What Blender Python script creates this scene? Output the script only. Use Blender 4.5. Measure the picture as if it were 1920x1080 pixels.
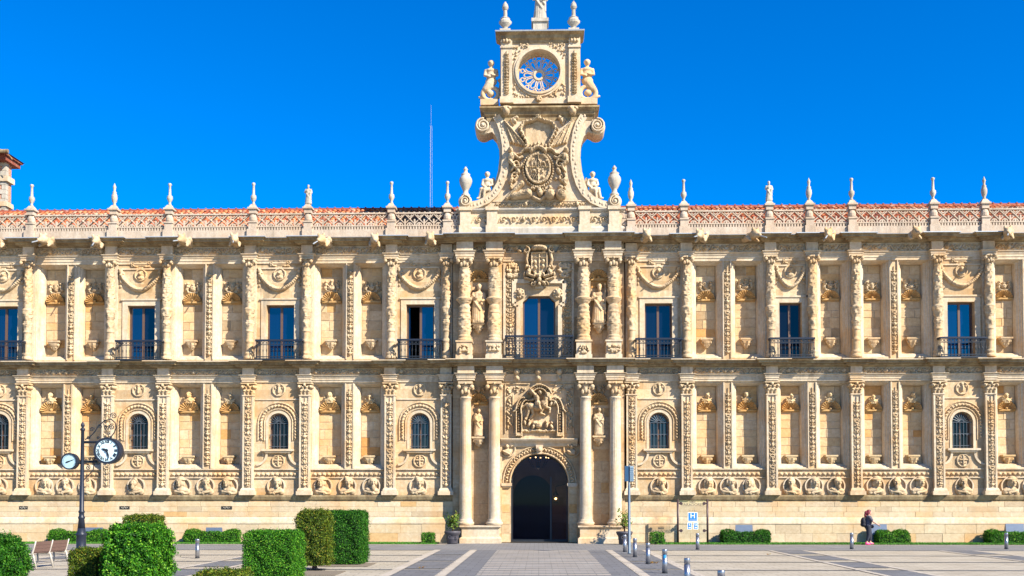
import bpy, bmesh, math, random
import numpy as np
from mathutils import Matrix, Vector, Euler
random.seed(7); np.random.seed(7)
scene = bpy.context.scene
for o in list(bpy.data.objects): bpy.data.objects.remove(o)
COL = scene.collection
R = math.radians

# ------------------------------------------------------------------ camera
F_PX, W_PX, H_PX = 1960.0, 1920.0, 1080.0
CAM = Vector((0.0, -51.0, 2.05))
PITCH, YAW = R(1.8), math.atan(50.0/1960.0)
SHIFT_Y = (398.0 - F_PX*math.tan(PITCH))/W_PX
cam_d = bpy.data.cameras.new('camera'); cam = bpy.data.objects.new('camera', cam_d); COL.objects.link(cam)
cam.location = CAM; cam.rotation_euler = (R(90)+PITCH, 0, YAW)
cam_d.sensor_width = 36.0; cam_d.lens = 36.0*F_PX/W_PX; cam_d.shift_y = SHIFT_Y; cam_d.clip_end = 3000
scene.camera = cam
scene.render.resolution_x = 1024; scene.render.resolution_y = 576

# ------------------------------------------------------------------ sky, sun, exposure
SUN_EL, SUN_AZ = 36.5, 52.0        # azimuth measured to the right of the facade normal
world = bpy.data.worlds.new('World'); scene.world = world; world.use_nodes = True
wn = world.node_tree; wn.nodes.clear()
wo = wn.nodes.new('ShaderNodeOutputWorld'); wb = wn.nodes.new('ShaderNodeBackground')
sk = wn.nodes.new('ShaderNodeTexSky'); sk.sky_type = 'NISHITA'; sk.sun_disc = False
sk.sun_elevation = R(SUN_EL); sk.sun_rotation = R(180-SUN_AZ)
sk.altitude = 900; sk.air_density = 1.0; sk.dust_density = 0.0; sk.ozone_density = 4.0
hs = wn.nodes.new('ShaderNodeHueSaturation'); hs.inputs['Hue'].default_value = .512; hs.inputs['Saturation'].default_value = 1.9; hs.inputs['Value'].default_value = 1.45
wn.links.new(sk.outputs[0], hs.inputs['Color']); wn.links.new(hs.outputs[0], wb.inputs[0])
wb.inputs[1].default_value = 0.064
wn.links.new(wb.outputs[0], wo.inputs[0])
sd = bpy.data.lights.new('sun', 'SUN'); sun = bpy.data.objects.new('sun', sd); COL.objects.link(sun)
sd.energy = 5.0; sd.angle = R(0.5); sd.color = (1.0, 0.925, 0.80)
sv = Vector((math.cos(R(SUN_EL))*math.sin(R(SUN_AZ)), -math.cos(R(SUN_EL))*math.cos(R(SUN_AZ)), math.sin(R(SUN_EL))))
sun.rotation_euler = sv.to_track_quat('Z', 'Y').to_euler(); sun.location = (40, -40, 60)
scene.view_settings.view_transform = 'Standard'; scene.view_settings.look = 'None'
scene.view_settings.exposure = 1.29; scene.view_settings.gamma = 1.0
scene.render.engine = 'CYCLES'

# ------------------------------------------------------------------ pixel -> place (photo pixel, known depth plane or ground)
RC = Euler((R(90)+PITCH, 0, YAW)).to_matrix()
def ray(px, py):
    return RC @ Vector(((px-960.0)/F_PX, (540.0-py)/F_PX + SHIFT_Y*W_PX/F_PX, -1.0))
def A(px, py, y=0.0):
    d = ray(px, py); t = (y-CAM.y)/d.y; return (CAM.x+d.x*t, CAM.z+d.z*t)
def G(px, py, z=0.0):
    d = ray(px, py); t = (z-CAM.z)/d.z; return (CAM.x+d.x*t, CAM.y+d.y*t)
def zl(py, y=0.0, px=620): return A(px, py, y)[1]
def U(px, y=0.0): return A(px, 580, y)[0]
def L(px, y=0.0): return A(px, 830, y)[0]
PXM = 51.0/F_PX                     # metres per photo pixel at the facade

# ------------------------------------------------------------------ mesh helpers
class MB:
    def __init__(s): s.v = []; s.f = []
    def add(s, vs, fs):
        n = len(s.v); s.v += [tuple(v) for v in vs]; s.f += [tuple(i+n for i in f) for f in fs]; return s
    def box(s, x0, x1, y0, y1, z0, z1):
        return s.add([(x0,y0,z0),(x1,y0,z0),(x1,y1,z0),(x0,y1,z0),(x0,y0,z1),(x1,y0,z1),(x1,y1,z1),(x0,y1,z1)],
                     [(0,3,2,1),(4,5,6,7),(0,1,5,4),(1,2,6,5),(2,3,7,6),(3,0,4,7)])
    def frus(s, x, y, z0, z1, a0, b0, a1, b1):   # box with different bottom / top half sizes
        return s.add([(x-a0,y-b0,z0),(x+a0,y-b0,z0),(x+a0,y+b0,z0),(x-a0,y+b0,z0),(x-a1,y-b1,z1),(x+a1,y-b1,z1),(x+a1,y+b1,z1),(x-a1,y+b1,z1)],
                     [(0,3,2,1),(4,5,6,7),(0,1,5,4),(1,2,6,5),(2,3,7,6),(3,0,4,7)])
    def lathe(s, prof, cx=0, cy=0, n=16, fn=None, cap=True):
        vs = []
        for j, (r, z) in enumerate(prof):
            for i in range(n):
                a = 2*math.pi*i/n; rr = r if fn is None else r*fn(a, z)
                vs.append((cx+rr*math.cos(a), cy+rr*math.sin(a), z))
        fs = [(j*n+i, j*n+(i+1)%n, (j+1)*n+(i+1)%n, (j+1)*n+i) for j in range(len(prof)-1) for i in range(n)]
        if cap: fs += [tuple(range(n-1,-1,-1)), tuple(range((len(prof)-1)*n, len(prof)*n))]
        return s.add(vs, fs)
    def tube(s, pts, r, n=6, closed=False):
        pts = [Vector(p) for p in pts]; m = len(pts); vs = []
        rr = r if isinstance(r, (list, tuple)) else [r]*m
        for i, p in enumerate(pts):
            if closed: t = pts[(i+1)%m]-pts[i-1]
            else: t = pts[min(i+1,m-1)]-pts[max(i-1,0)]
            t.normalize(); up = Vector((0,1,0)) if abs(t.y) < .9 else Vector((1,0,0))
            u = t.cross(up).normalized(); w = t.cross(u)
            for k in range(n):
                a = 2*math.pi*k/n; vs.append(p+u*(rr[i]*math.cos(a))+w*(rr[i]*math.sin(a)))
        mm = m if closed else m-1
        fs = [(i*n+k, i*n+(k+1)%n, ((i+1)%m)*n+(k+1)%n, ((i+1)%m)*n+k) for i in range(mm) for k in range(n)]
        if not closed: fs += [tuple(range(n-1,-1,-1)), tuple(range((m-1)*n, m*n))]
        return s.add(vs, fs)
    def bar(s, p0, p1, w, y0, y1):     # flat bar in the xz plane
        p0 = Vector(p0); p1 = Vector(p1); d = (p1-p0).normalized(); nx, nz = -d.y*w/2, d.x*w/2
        q = [(p0.x+nx,p0.y+nz),(p0.x-nx,p0.y-nz),(p1.x-nx,p1.y-nz),(p1.x+nx,p1.y+nz)]
        return s.poly(q, y0, y1)
    def poly(s, q, y0, y1):            # extrude an xz outline from y0 (front) to y1 (back)
        n = len(q)
        ar = sum(q[i][0]*q[(i+1)%n][1]-q[(i+1)%n][0]*q[i][1] for i in range(n))
        if ar < 0: q = q[::-1]
        vs = [(x,y0,z) for x,z in q]+[(x,y1,z) for x,z in q]
        fs = [tuple(range(n)), tuple(range(2*n-1,n-1,-1))]+[(i, n+i, n+(i+1)%n, (i+1)%n) for i in range(n)]
        return s.add(vs, fs)
    def ring(s, cx, cz, r0, r1, y0, y1, a0=0, a1=2*math.pi, n=32):
        full = abs(a1-a0-2*math.pi) < 1e-6; m = n if full else n+1; vs = []
        for i in range(m):
            a = a0+(a1-a0)*i/n; c, q = math.cos(a), math.sin(a)
            vs += [(cx+r0*c,y0,cz+r0*q),(cx+r1*c,y0,cz+r1*q),(cx+r1*c,y1,cz+r1*q),(cx+r0*c,y1,cz+r0*q)]
        fs = []
        for i in range(n):
            a, b = i*4, ((i+1)%m)*4
            for k in range(4): fs.append((a+k, a+(k+1)%4, b+(k+1)%4, b+k))
        if not full: fs += [(3,2,1,0), tuple((m-1)*4+k for k in range(4))]
        return s.add(vs, fs)
    def sweep(s, path, prof, caps=True):   # moulding: plan path [(x,y)], profile [(out,z)]
        P = [Vector(p) for p in path]; n = len(P); k = len(prof); vs = []
        for i in range(n):
            ns = []
            if i > 0: d = (P[i]-P[i-1]).normalized(); ns.append(Vector((d.y,-d.x)))
            if i < n-1: d = (P[i+1]-P[i]).normalized(); ns.append(Vector((d.y,-d.x)))
            m = ns[0] if len(ns) == 1 or ns[0].dot(ns[1]) > .99 else ns[0]+ns[1]
            for (o, z) in prof: vs.append((P[i].x+m.x*o, P[i].y+m.y*o, z))
        fs = [(i*k+j, (i+1)*k+j, (i+1)*k+j+1, i*k+j+1) for i in range(n-1) for j in range(k-1)]
        return s.add(vs, fs)
    def sphere(s, c, r, n=10, m=7, sc=(1,1,1)):
        vs = [(c[0],c[1],c[2]-r*sc[2])]
        for j in range(1, m):
            t = -math.pi/2+math.pi*j/m
            for i in range(n):
                a = 2*math.pi*i/n; vs.append((c[0]+r*sc[0]*math.cos(t)*math.cos(a), c[1]+r*sc[1]*math.cos(t)*math.sin(a), c[2]+r*sc[2]*math.sin(t)))
        vs.append((c[0],c[1],c[2]+r*sc[2])); e = len(vs)-1
        fs = [(0, 1+(i+1)%n, 1+i) for i in range(n)]
        for j in range(m-2):
            for i in range(n): fs.append((1+j*n+i, 1+j*n+(i+1)%n, 1+(j+1)*n+(i+1)%n, 1+(j+1)*n+i))
        fs += [(e, 1+(m-2)*n+i, 1+(m-2)*n+(i+1)%n) for i in range(n)]
        return s.add(vs, fs)
    def mesh(s, name, mat, smooth=False, fix=True):
        me = bpy.data.meshes.new(name); me.from_pydata(s.v, [], s.f)
        if fix:
            bm = bmesh.new(); bm.from_mesh(me); bmesh.ops.recalc_face_normals(bm, faces=bm.faces); bm.to_mesh(me); bm.free()
        if smooth: me.polygons.foreach_set('use_smooth', [True]*len(me.polygons))
        if mat: me.materials.append(mat)
        me.update(); return me
    def build(s, name, mat, parent=None, smooth=False, loc=None, fix=True):
        return obj(name, s.mesh(name, mat, smooth, fix), parent, loc)

def obj(name, me, parent=None, loc=None, rot=None, scale=None):
    o = bpy.data.objects.new(name, me); COL.objects.link(o)
    if parent: o.parent = parent
    if loc is not None: o.location = loc
    if rot is not None: o.rotation_euler = rot
    if scale is not None: o.scale = scale
    return o
def tag(o, label=None, cat=None, group=None, kind=None):
    if label: o['label'] = label
    if cat: o['category'] = cat
    if group: o['group'] = group
    if kind: o['kind'] = kind
    return o
def thing(name, label, cat, loc=(0,0,0), group=None, rz=0):
    return tag(obj(name, None, None, loc, (0,0,rz)), label, cat, group)
def np_mesh(name, V, Q, mat, smooth=True, attr=None):
    me = bpy.data.meshes.new(name); n = len(Q); k = Q.shape[1]
    me.vertices.add(len(V)); me.vertices.foreach_set('co', V.astype(np.float32).ravel())
    me.loops.add(n*k); me.loops.foreach_set('vertex_index', Q.astype(np.int32).ravel())
    me.polygons.add(n); me.polygons.foreach_set('loop_start', np.arange(0, n*k, k, dtype=np.int32))
    me.polygons.foreach_set('use_smooth', np.full(n, smooth))
    if attr is not None:
        a = me.attributes.new('tint', 'FLOAT', 'FACE'); a.data.foreach_set('value', attr.astype(np.float32))
    me.materials.append(mat); me.update(calc_edges=True); me.validate(); return me

RH = 1.3
class Rel:
    """carved relief as a height field; local x right, z up, out of the wall along -y"""
    def __init__(s, w, h, res=.03, x0=None, z0=0.0):
        nx = max(4, int(w/res)); nz = max(4, int(h/res)); x0 = -w/2 if x0 is None else x0
        s.X, s.Z = np.meshgrid(np.linspace(x0, x0+w, nx), np.linspace(z0, z0+h, nz)); s.H = np.zeros_like(s.X)
    def ell(s, cx, cz, rx, rz, h, rot=0.0, base=0.0):
        dx, dz = s.X-cx, s.Z-cz; c, q = math.cos(rot), math.sin(rot)
        d = ((dx*c+dz*q)/rx)**2+((-dx*q+dz*c)/rz)**2
        s.H = np.maximum(s.H, np.where(d < 1, base+RH*h*np.clip(1-d, 0, 1)**.32, 0)); return s
    def stroke(s, pts, r, h, r1=None, base=0.0):
        m = len(pts)-1
        for i in range(m):
            (x0,z0),(x1,z1) = pts[i], pts[i+1]; vx, vz = x1-x0, z1-z0; l2 = vx*vx+vz*vz+1e-9
            t = np.clip(((s.X-x0)*vx+(s.Z-z0)*vz)/l2, 0, 1)
            d = np.hypot(s.X-x0-t*vx, s.Z-z0-t*vz); rr = r if r1 is None else r+(r1-r)*((i+t)/m)
            q = d/rr; hh = h if r1 is None else h*rr/max(r, r1)
            s.H = np.maximum(s.H, np.where(q < 1, base+RH*hh*np.clip(1-q*q, 0, 1)**.32, 0))
        return s
    def spiral(s, cx, cz, Rr, turns, ph, r, h, sg=1):
        n = int(14*turns)+4
        pts = [(cx+Rr*(1-.85*i/n)*math.cos(ph+sg*2*math.pi*turns*i/n), cz+Rr*(1-.85*i/n)*math.sin(ph+sg*2*math.pi*turns*i/n)) for i in range(n+1)]
        return s.stroke(pts, r, h, r*.75)
    def arc(s, cx, cz, Rr, a0, a1, r, h):
        n = 14; return s.stroke([(cx+Rr*math.cos(a0+(a1-a0)*i/n), cz+Rr*math.sin(a0+(a1-a0)*i/n)) for i in range(n+1)], r, h)
    def plate(s, mask, h): s.H = np.maximum(s.H, np.where(mask, h, 0)); return s
    def mirror(s): s.H = np.maximum(s.H, s.H[:, ::-1]); return s
    def rough(s, amp, seed=0):
        rg = np.random.RandomState(seed); s.H = np.where(s.H > 0, s.H*(1+amp*(rg.rand(*s.H.shape)-.5)), 0); return s
    def mesh(s, name, mat, sink=.012):
        nz, nx = s.H.shape; V = np.stack([s.X.ravel(), (sink-s.H).ravel(), s.Z.ravel()], 1)
        k = np.arange(nz*nx).reshape(nz, nx); Q = np.stack([k[:-1,:-1], k[:-1,1:], k[1:,1:], k[1:,:-1]], -1).reshape(-1, 4)
        keep = s.H.ravel()[Q].max(1) > 1e-4; Q = Q[keep]; u, inv = np.unique(Q, return_inverse=True)
        return np_mesh(name, V[u], inv.reshape(-1, 4), mat)

def blob(name, prims, mat, voxel=.03, smooth=True):
    """one continuous surface grown round tapered limbs: ('c',p0,r0,p1,r1) ('e',c,(rx,ry,rz)) ('b',x0,x1,y0,y1,z0,z1)"""
    mb = MB()
    for p in prims:
        if p[0] == 'e': mb.sphere(p[1], 1.0, 12, 8, p[2])
        elif p[0] == 'b': mb.box(*p[1:])
        else:
            a, b = Vector(p[1]), Vector(p[3]); mb.sphere(a, p[2], 10, 7); mb.sphere(b, p[4], 10, 7)
            if (b-a).length > 1e-4: mb.tube([a, b], [p[2], p[4]], 10)
    me = mb.mesh(name, mat, True); o = bpy.data.objects.new('tmp', me); COL.objects.link(o)
    m = o.modifiers.new('r', 'REMESH'); m.mode = 'VOXEL'; m.voxel_size = voxel; m.use_smooth_shade = smooth
    dg = bpy.context.evaluated_depsgraph_get(); r = bpy.data.meshes.new_from_object(o.evaluated_get(dg)); r.name = name
    bpy.data.objects.remove(o); bpy.data.meshes.remove(me)
    if not r.materials: r.materials.append(mat)
    return r
def text_mesh(name, body, size, mat, ext=.004, align='CENTER', bold=0.0):
    cu = bpy.data.curves.new(name, 'FONT'); cu.body = body; cu.size = size; cu.extrude = ext; cu.offset = bold; cu.align_x = align; cu.align_y = 'CENTER'
    o = bpy.data.objects.new('t', cu); COL.objects.link(o); dg = bpy.context.evaluated_depsgraph_get()
    me = bpy.data.meshes.new_from_object(o.evaluated_get(dg)); bpy.data.objects.remove(o); me.materials.clear(); me.materials.append(mat); me.name = name
    return me

# ------------------------------------------------------------------ materials
def mat_base(name):
    m = bpy.data.materials.new(name); m.use_nodes = True; nt = m.node_tree; b = nt.nodes['Principled BSDF']; return m, nt, b
def N(nt, t, **kw):
    n = nt.nodes.new(t)
    for k, v in kw.items(): setattr(n, k, v)
    return n
def ramp(nt, src, stops):
    r = N(nt, 'ShaderNodeValToRGB'); e = r.color_ramp.elements
    while len(e) < len(stops): e.new(.5)
    for i, (p, c) in enumerate(stops): e[i].position = p; e[i].color = (*c, 1)
    nt.links.new(src, r.inputs[0]); return r.outputs[0]
def mix(nt, a, b, fac, mode='MIX'):
    m = N(nt, 'ShaderNodeMix', data_type='RGBA', blend_type=mode)
    for s_, v in ((0, fac), (6, a), (7, b)):
        if isinstance(v, (int, float)): m.inputs[s_].default_value = v
        elif isinstance(v, tuple): m.inputs[s_].default_value = (*v, 1)
        else: nt.links.new(v, m.inputs[s_])
    return m.outputs[2]
def noise(nt, scale, detail=4, vec=None, rough=.6):
    n = N(nt, 'ShaderNodeTexNoise'); n.inputs['Scale'].default_value = scale; n.inputs['Detail'].default_value = detail; n.inputs['Roughness'].default_value = rough
    if vec is not None: nt.links.new(vec, n.inputs['Vector'])
    return n.outputs['Fac']
def pos(nt, scale=(1,1,1)):
    g = N(nt, 'ShaderNodeNewGeometry'); mp = N(nt, 'ShaderNodeMapping'); mp.inputs['Scale'].default_value = scale
    nt.links.new(g.outputs['Position'], mp.inputs['Vector']); return mp.outputs[0]
def bump(nt, b, h, strength, dist):
    bp = N(nt, 'ShaderNodeBump'); bp.inputs['Strength'].default_value = strength; bp.inputs['Distance'].default_value = dist
    nt.links.new(h, bp.inputs['Height']); nt.links.new(bp.outputs[0], b.inputs['Normal'])
def flat(name, col, rough=.6, metal=0.0, spec=.5):
    m, nt, b = mat_base(name); p = pos(nt); f = noise(nt, 6, 3, p)
    c = mix(nt, tuple(x*.8 for x in col), tuple(min(1, x*1.15) for x in col), f); nt.links.new(c, b.inputs['Base Color'])
    b.inputs['Roughness'].default_value = rough; b.inputs['Metallic'].default_value = metal; b.inputs['Specular IOR Level'].default_value = spec; return m
TINT_SOFT = [(0,(.82,.77,.70)),(.25,(1.02,.99,.94)),(.55,(.98,.92,.80)),(.84,(1.08,1.07,1.04)),(.95,(1.0,.86,.64)),(1,(.93,.70,.42))]
def stone(name, lo, hi, warm, stain=0.0, warm_amt=.5, blocks=False, tint=None, stain_col=(.15,.10,.055)):
    m, nt, b = mat_base(name); p = pos(nt)
    big = noise(nt, .55, 4, p); fine = noise(nt, 7, 5, p, .7)
    c = mix(nt, lo, hi, ramp(nt, fine, [(.3,(0,0,0)),(.7,(1,1,1))]))
    wf = ramp(nt, big, [(.48,(0,0,0)),(.68,(warm_amt,)*3)])
    c = mix(nt, c, warm, wf)
    if blocks:
        sx = N(nt, 'ShaderNodeSeparateXYZ'); nt.links.new(p, sx.inputs[0]); cx = N(nt, 'ShaderNodeCombineXYZ')
        nt.links.new(sx.outputs[0], cx.inputs[0]); nt.links.new(sx.outputs[2], cx.inputs[1])
        bk = N(nt, 'ShaderNodeTexBrick'); nt.links.new(cx.outputs[0], bk.inputs['Vector'])
        bk.inputs['Color1'].default_value = (.78,.72,.62,1); bk.inputs['Color2'].default_value = (1.12,1.1,1.06,1); bk.inputs['Mortar'].default_value = (.72,.66,.55,1)
        bk.inputs['Scale'].default_value = 1.0; bk.inputs['Mortar Size'].default_value = .006; bk.inputs['Brick Width'].default_value = .85; bk.inputs['Row Height'].default_value = .44
        c = mix(nt, c, bk.outputs['Color'], 1.0, 'MULTIPLY')
    if tint:
        if tint == 'object': src = N(nt, 'ShaderNodeObjectInfo').outputs['Random']
        else: src = N(nt, 'ShaderNodeAttribute', attribute_name='tint').outputs['Fac']
        c = mix(nt, c, ramp(nt, src, TINT_SOFT if tint == 'object' else [(0,(.70,.64,.55)),(.25,(1.05,1.0,.92)),(.55,(1.0,.9,.72)),(.84,(1.12,1.1,1.05)),(.95,(1.0,.80,.52)),(1,(.90,.58,.27))]), 1.0, 'MULTIPLY')
    if stain > 0:
        ps = pos(nt, (1.6,1.6,.35)); sn = noise(nt, 1.3, 6, ps, .7)
        c = mix(nt, c, stain_col, ramp(nt, sn, [(.50-.12*stain,(0,0,0)),(.72-.12*stain,(stain,)*3)]))
    if stain > .2:
        st_ = noise(nt, 1.0, 4, pos(nt, (3.2,3.2,.22)), .65); pk = noise(nt, .32, 2, p)
        sm = mix(nt, (0,0,0), ramp(nt, st_, [(.52,(0,0,0)),(.70,(.55,.55,.55))]), ramp(nt, pk, [(.46,(0,0,0)),(.62,(1,1,1))]))
        c = mix(nt, c, (.14,.12,.095), sm)
    nt.links.new(c, b.inputs['Base Color']); b.inputs['Roughness'].default_value = .9; b.inputs['Specular IOR Level'].default_value = .15
    f2 = noise(nt, 14, 4, p, .75); bump(nt, b, f2, .5, .02); return m
LO, HI, WARM = (.395,.285,.170), (.545,.445,.310), (.50,.28,.10)
M_wall  = stone('limestone_wall', LO, HI, WARM, .34, .7, blocks=True)
M_trim  = stone('limestone_trim', (.43,.335,.222), (.56,.475,.350), WARM, .30, .55)
M_carv  = stone('limestone_carving', (.375,.265,.150), (.54,.43,.285), WARM, .45, .6)
M_shell = stone('limestone_orange', (.36,.195,.065), (.49,.315,.13), (.42,.20,.05), .3, .7)
M_parap = stone('limestone_parapet', (.38,.30,.225), (.48,.405,.32), (.42,.27,.16), .35, .4)
M_gril = flat('grille_iron', (.07,.085,.10), .5, .3)
M_warm  = stone('limestone_warm', (.40,.29,.155), (.52,.41,.25), (.48,.27,.09), .2, .8)
M_corn  = stone('limestone_cornice', (.265,.19,.095), (.40,.315,.185), (.23,.145,.06), .85, .55)
M_grey  = stone('limestone_weathered', (.36,.32,.26), (.46,.42,.35), (.38,.29,.19), .5, .35, stain_col=(.16,.15,.13))
M_block = stone('ashlar_block', (.42,.335,.225), (.525,.445,.325), WARM, .14, .45, tint='object')
M_cours = stone('ashlar_courses', LO, HI, WARM, .12, .45, tint='attr')
M_lead  = flat('lead_flashing', (.34,.37,.40), .5, .3)
M_wood  = flat('window_wood', (.10,.055,.035), .45)
M_iron  = flat('wrought_iron', (.022,.027,.034), .45, .4)
M_blueiron = flat('blue_grey_paint', (.014,.019,.032), .42, .0, .3)
M_dark  = flat('dark_interior', (.02,.018,.015), .9)  # near-black colour stands in for the shade of unlit interiors and openings
def glassy(name, col, ior, rough=.02, bumpy=True):
    m, nt, b = mat_base(name); b.inputs['Base Color'].default_value = (*col,1); b.inputs['Roughness'].default_value = rough
    b.inputs['IOR'].default_value = ior; b.inputs['Specular IOR Level'].default_value = .5
    if bumpy: bump(nt, b, noise(nt, .7, 2, pos(nt)), .04, .05)
    return m
M_pane = glassy('window_pane', (.002,.007,.030), 1.98)
M_pane2 = glassy('window_pane_dim', (.003,.006,.016), 1.62)  # duller reflection put into the material, varied from window to window
M_pane3 = glassy('window_pane_dark', (.003,.004,.008), 1.42)  # darker base and weaker gloss stand in for dark reflected surroundings
def thin_glass(name, tint, fac, gc=(1,1,1)):
    m, nt, b = mat_base(name); nt.nodes.remove(b); o = nt.nodes['Material Output']
    t = N(nt, 'ShaderNodeBsdfTransparent'); t.inputs[0].default_value = (*tint,1); g = N(nt, 'ShaderNodeBsdfGlossy'); g.inputs['Roughness'].default_value = .02; g.inputs[0].default_value = (*gc,1)
    bp = N(nt, 'ShaderNodeBump'); bp.inputs['Strength'].default_value = .05; nt.links.new(noise(nt, .6, 2, pos(nt)), bp.inputs['Height']); nt.links.new(bp.outputs[0], g.inputs['Normal'])
    mx = N(nt, 'ShaderNodeMixShader'); mx.inputs[0].default_value = fac; nt.links.new(t.outputs[0], mx.inputs[1]); nt.links.new(g.outputs[0], mx.inputs[2]); nt.links.new(mx.outputs[0], o.inputs[0]); return m
M_doorglass = thin_glass('door_glass', (.55,.56,.62), .012, (.25,.45,1.0))  # tint dims the vestibule; bluish reflection is put into the gloss colour
M_signglass = thin_glass('sign_glass', (.93,.95,.94), .05)
def tilemat(name, tint):
    m, nt, b = mat_base(name); p = pos(nt)
    src = N(nt, 'ShaderNodeObjectInfo').outputs['Random'] if tint == 'object' else N(nt, 'ShaderNodeAttribute', attribute_name='tint').outputs['Fac']
    c = ramp(nt, src, [(0,(.20,.045,.02)),(.35,(.40,.095,.03)),(.65,(.50,.165,.055)),(.88,(.44,.25,.15)),(1,(.14,.045,.03))])
    c = mix(nt, c, (.50,.38,.30), ramp(nt, noise(nt, 2.2, 5, p), [(.55,(0,0,0)),(.75,(.6,.6,.6))])); nt.links.new(c, b.inputs['Base Color'])
    b.inputs['Roughness'].default_value = .85; bump(nt, b, noise(nt, 20, 3, p), .4, .01); return m
M_tile = tilemat('roof_tile_clay', 'object'); M_tile2 = tilemat('roof_tile_clay_field', 'attr')
def brickmat():
    m, nt, b = mat_base('red_brick'); p = pos(nt); sx = N(nt,'ShaderNodeSeparateXYZ'); nt.links.new(p, sx.inputs[0]); ad = N(nt,'ShaderNodeMath'); nt.links.new(sx.outputs[0], ad.inputs[0]); nt.links.new(sx.outputs[1], ad.inputs[1])
    cx = N(nt,'ShaderNodeCombineXYZ'); nt.links.new(ad.outputs[0], cx.inputs[0]); nt.links.new(sx.outputs[2], cx.inputs[1])
    bk = N(nt,'ShaderNodeTexBrick'); nt.links.new(cx.outputs[0], bk.inputs['Vector']); bk.inputs['Color1'].default_value = (.42,.17,.08,1); bk.inputs['Color2'].default_value = (.30,.10,.05,1); bk.inputs['Mortar'].default_value = (.45,.36,.27,1)
    bk.inputs['Scale'].default_value = 1; bk.inputs['Brick Width'].default_value = .28; bk.inputs['Row Height'].default_value = .1; bk.inputs['Mortar Size'].default_value = .012
    nt.links.new(bk.outputs['Color'], b.inputs['Base Color']); b.inputs['Roughness'].default_value = .9; return m
M_brick = brickmat()
def pavemat(name, a, c2, w, h):
    m, nt, b = mat_base(name); p = pos(nt); bk = N(nt,'ShaderNodeTexBrick'); nt.links.new(p, bk.inputs['Vector'])
    bk.inputs['Color1'].default_value = (*a,1); bk.inputs['Color2'].default_value = (*c2,1); bk.inputs['Mortar'].default_value = (*[x*.5 for x in a],1)
    bk.inputs['Scale'].default_value = 1; bk.inputs['Brick Width'].default_value = w; bk.inputs['Row Height'].default_value = h; bk.inputs['Mortar Size'].default_value = .012
    c = mix(nt, bk.outputs['Color'], (.75,.72,.68), ramp(nt, noise(nt, .8, 6, p), [(.35,(0,0,0)),(.7,(.8,.8,.8))]), 'MULTIPLY')
    c = mix(nt, c, (.6,.55,.5), ramp(nt, noise(nt, 9, 4, p), [(.5,(0,0,0)),(.8,(.5,.5,.5))]), 'MULTIPLY')
    nt.links.new(c, b.inputs['Base Color']); b.inputs['Roughness'].default_value = .75; bump(nt, b, noise(nt, 25, 3, p), .3, .01); return m
M_pave = pavemat('pale_paving', (.325,.29,.228), (.37,.33,.262), .6, .4)
M_pdark = pavemat('dark_paving', (.105,.11,.122), (.13,.135,.148), .5, .5)
M_pmid = pavemat('grey_paving', (.155,.157,.165), (.18,.182,.19), .4, .2)
M_pline = pavemat('pale_strip', (.38,.34,.285), (.42,.375,.315), .8, .4)
def leafmat(name, stops):
    m, nt, b = mat_base(name); c = ramp(nt, N(nt,'ShaderNodeAttribute', attribute_name='tint').outputs['Fac'], stops)
    nt.links.new(c, b.inputs['Base Color']); b.inputs['Roughness'].default_value = .55; b.inputs['Specular IOR Level'].default_value = .22
    tr = N(nt,'ShaderNodeBsdfTranslucent'); nt.links.new(c, tr.inputs[0]); ms = N(nt,'ShaderNodeMixShader'); ms.inputs[0].default_value = .25
    nt.links.new(b.outputs[0], ms.inputs[1]); nt.links.new(tr.outputs[0], ms.inputs[2]); nt.links.new(ms.outputs[0], nt.nodes['Material Output'].inputs[0]); return m
M_leaf_a = leafmat('leaf_bright', [(0,(.005,.035,.002)),(.40,(.024,.13,.005)),(.8,(.085,.28,.010)),(1,(.20,.38,.03))])
M_leaf_b = leafmat('leaf_olive', [(0,(.010,.026,.003)),(.40,(.045,.090,.006)),(.8,(.17,.23,.014)),(1,(.24,.18,.02))])
M_leaf_c = leafmat('leaf_deep', [(0,(.002,.024,.002)),(.40,(.012,.08,.004)),(.8,(.045,.19,.008)),(1,(.11,.26,.02))])
M_shade_soil = flat('hedge_shade_soil', (.006,.012,.004), .95)  # shade inside the hedges put into a near-black colour; also planter soil
M_steel = flat('brushed_steel', (.33,.34,.37), .32, .85)
# ================================================================== THE BUILDING
B = thing('convent_building', 'long ornate cream limestone convent with carved two-storey facade and central gable', 'building')
XL, XR = L(-260), L(2120)
UC = [-45, 57, 211, 316, 471, 577, 735, 838]; UCR = [1183, 1286, 1443, 1521, 1602, 1755, 1851, 2005]
LC = [-52, 46, 204, 308, 467, 573, 732, 837]; LCR = [1184, 1287, 1446, 1604, 1758, 1855, 2008]
YC = -0.15                                  # face of the projecting middle part
CX0, CX1 = A(849, 700, YC)[0], A(1171, 700, YC)[0]
UPC = [871, 926.5, 1094, 1150]; LPC = [873, 927, 1098, 1154]
Z_PL, Z_BASE = zl(928, -.2), zl(938, -.2)   # top / underside of the base course
z_mid = zl(675, -.75); z_top = zl(441, -.9)
z_ua1, z_ua0 = zl(477, -.16), zl(493, -.12)   # upper architrave
z_la1, z_la0 = zl(703.5, -.16), zl(716.5, -.12)
z_mf1 = zl(690, -.2); z_uf1 = zl(460, -.2)

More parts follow.
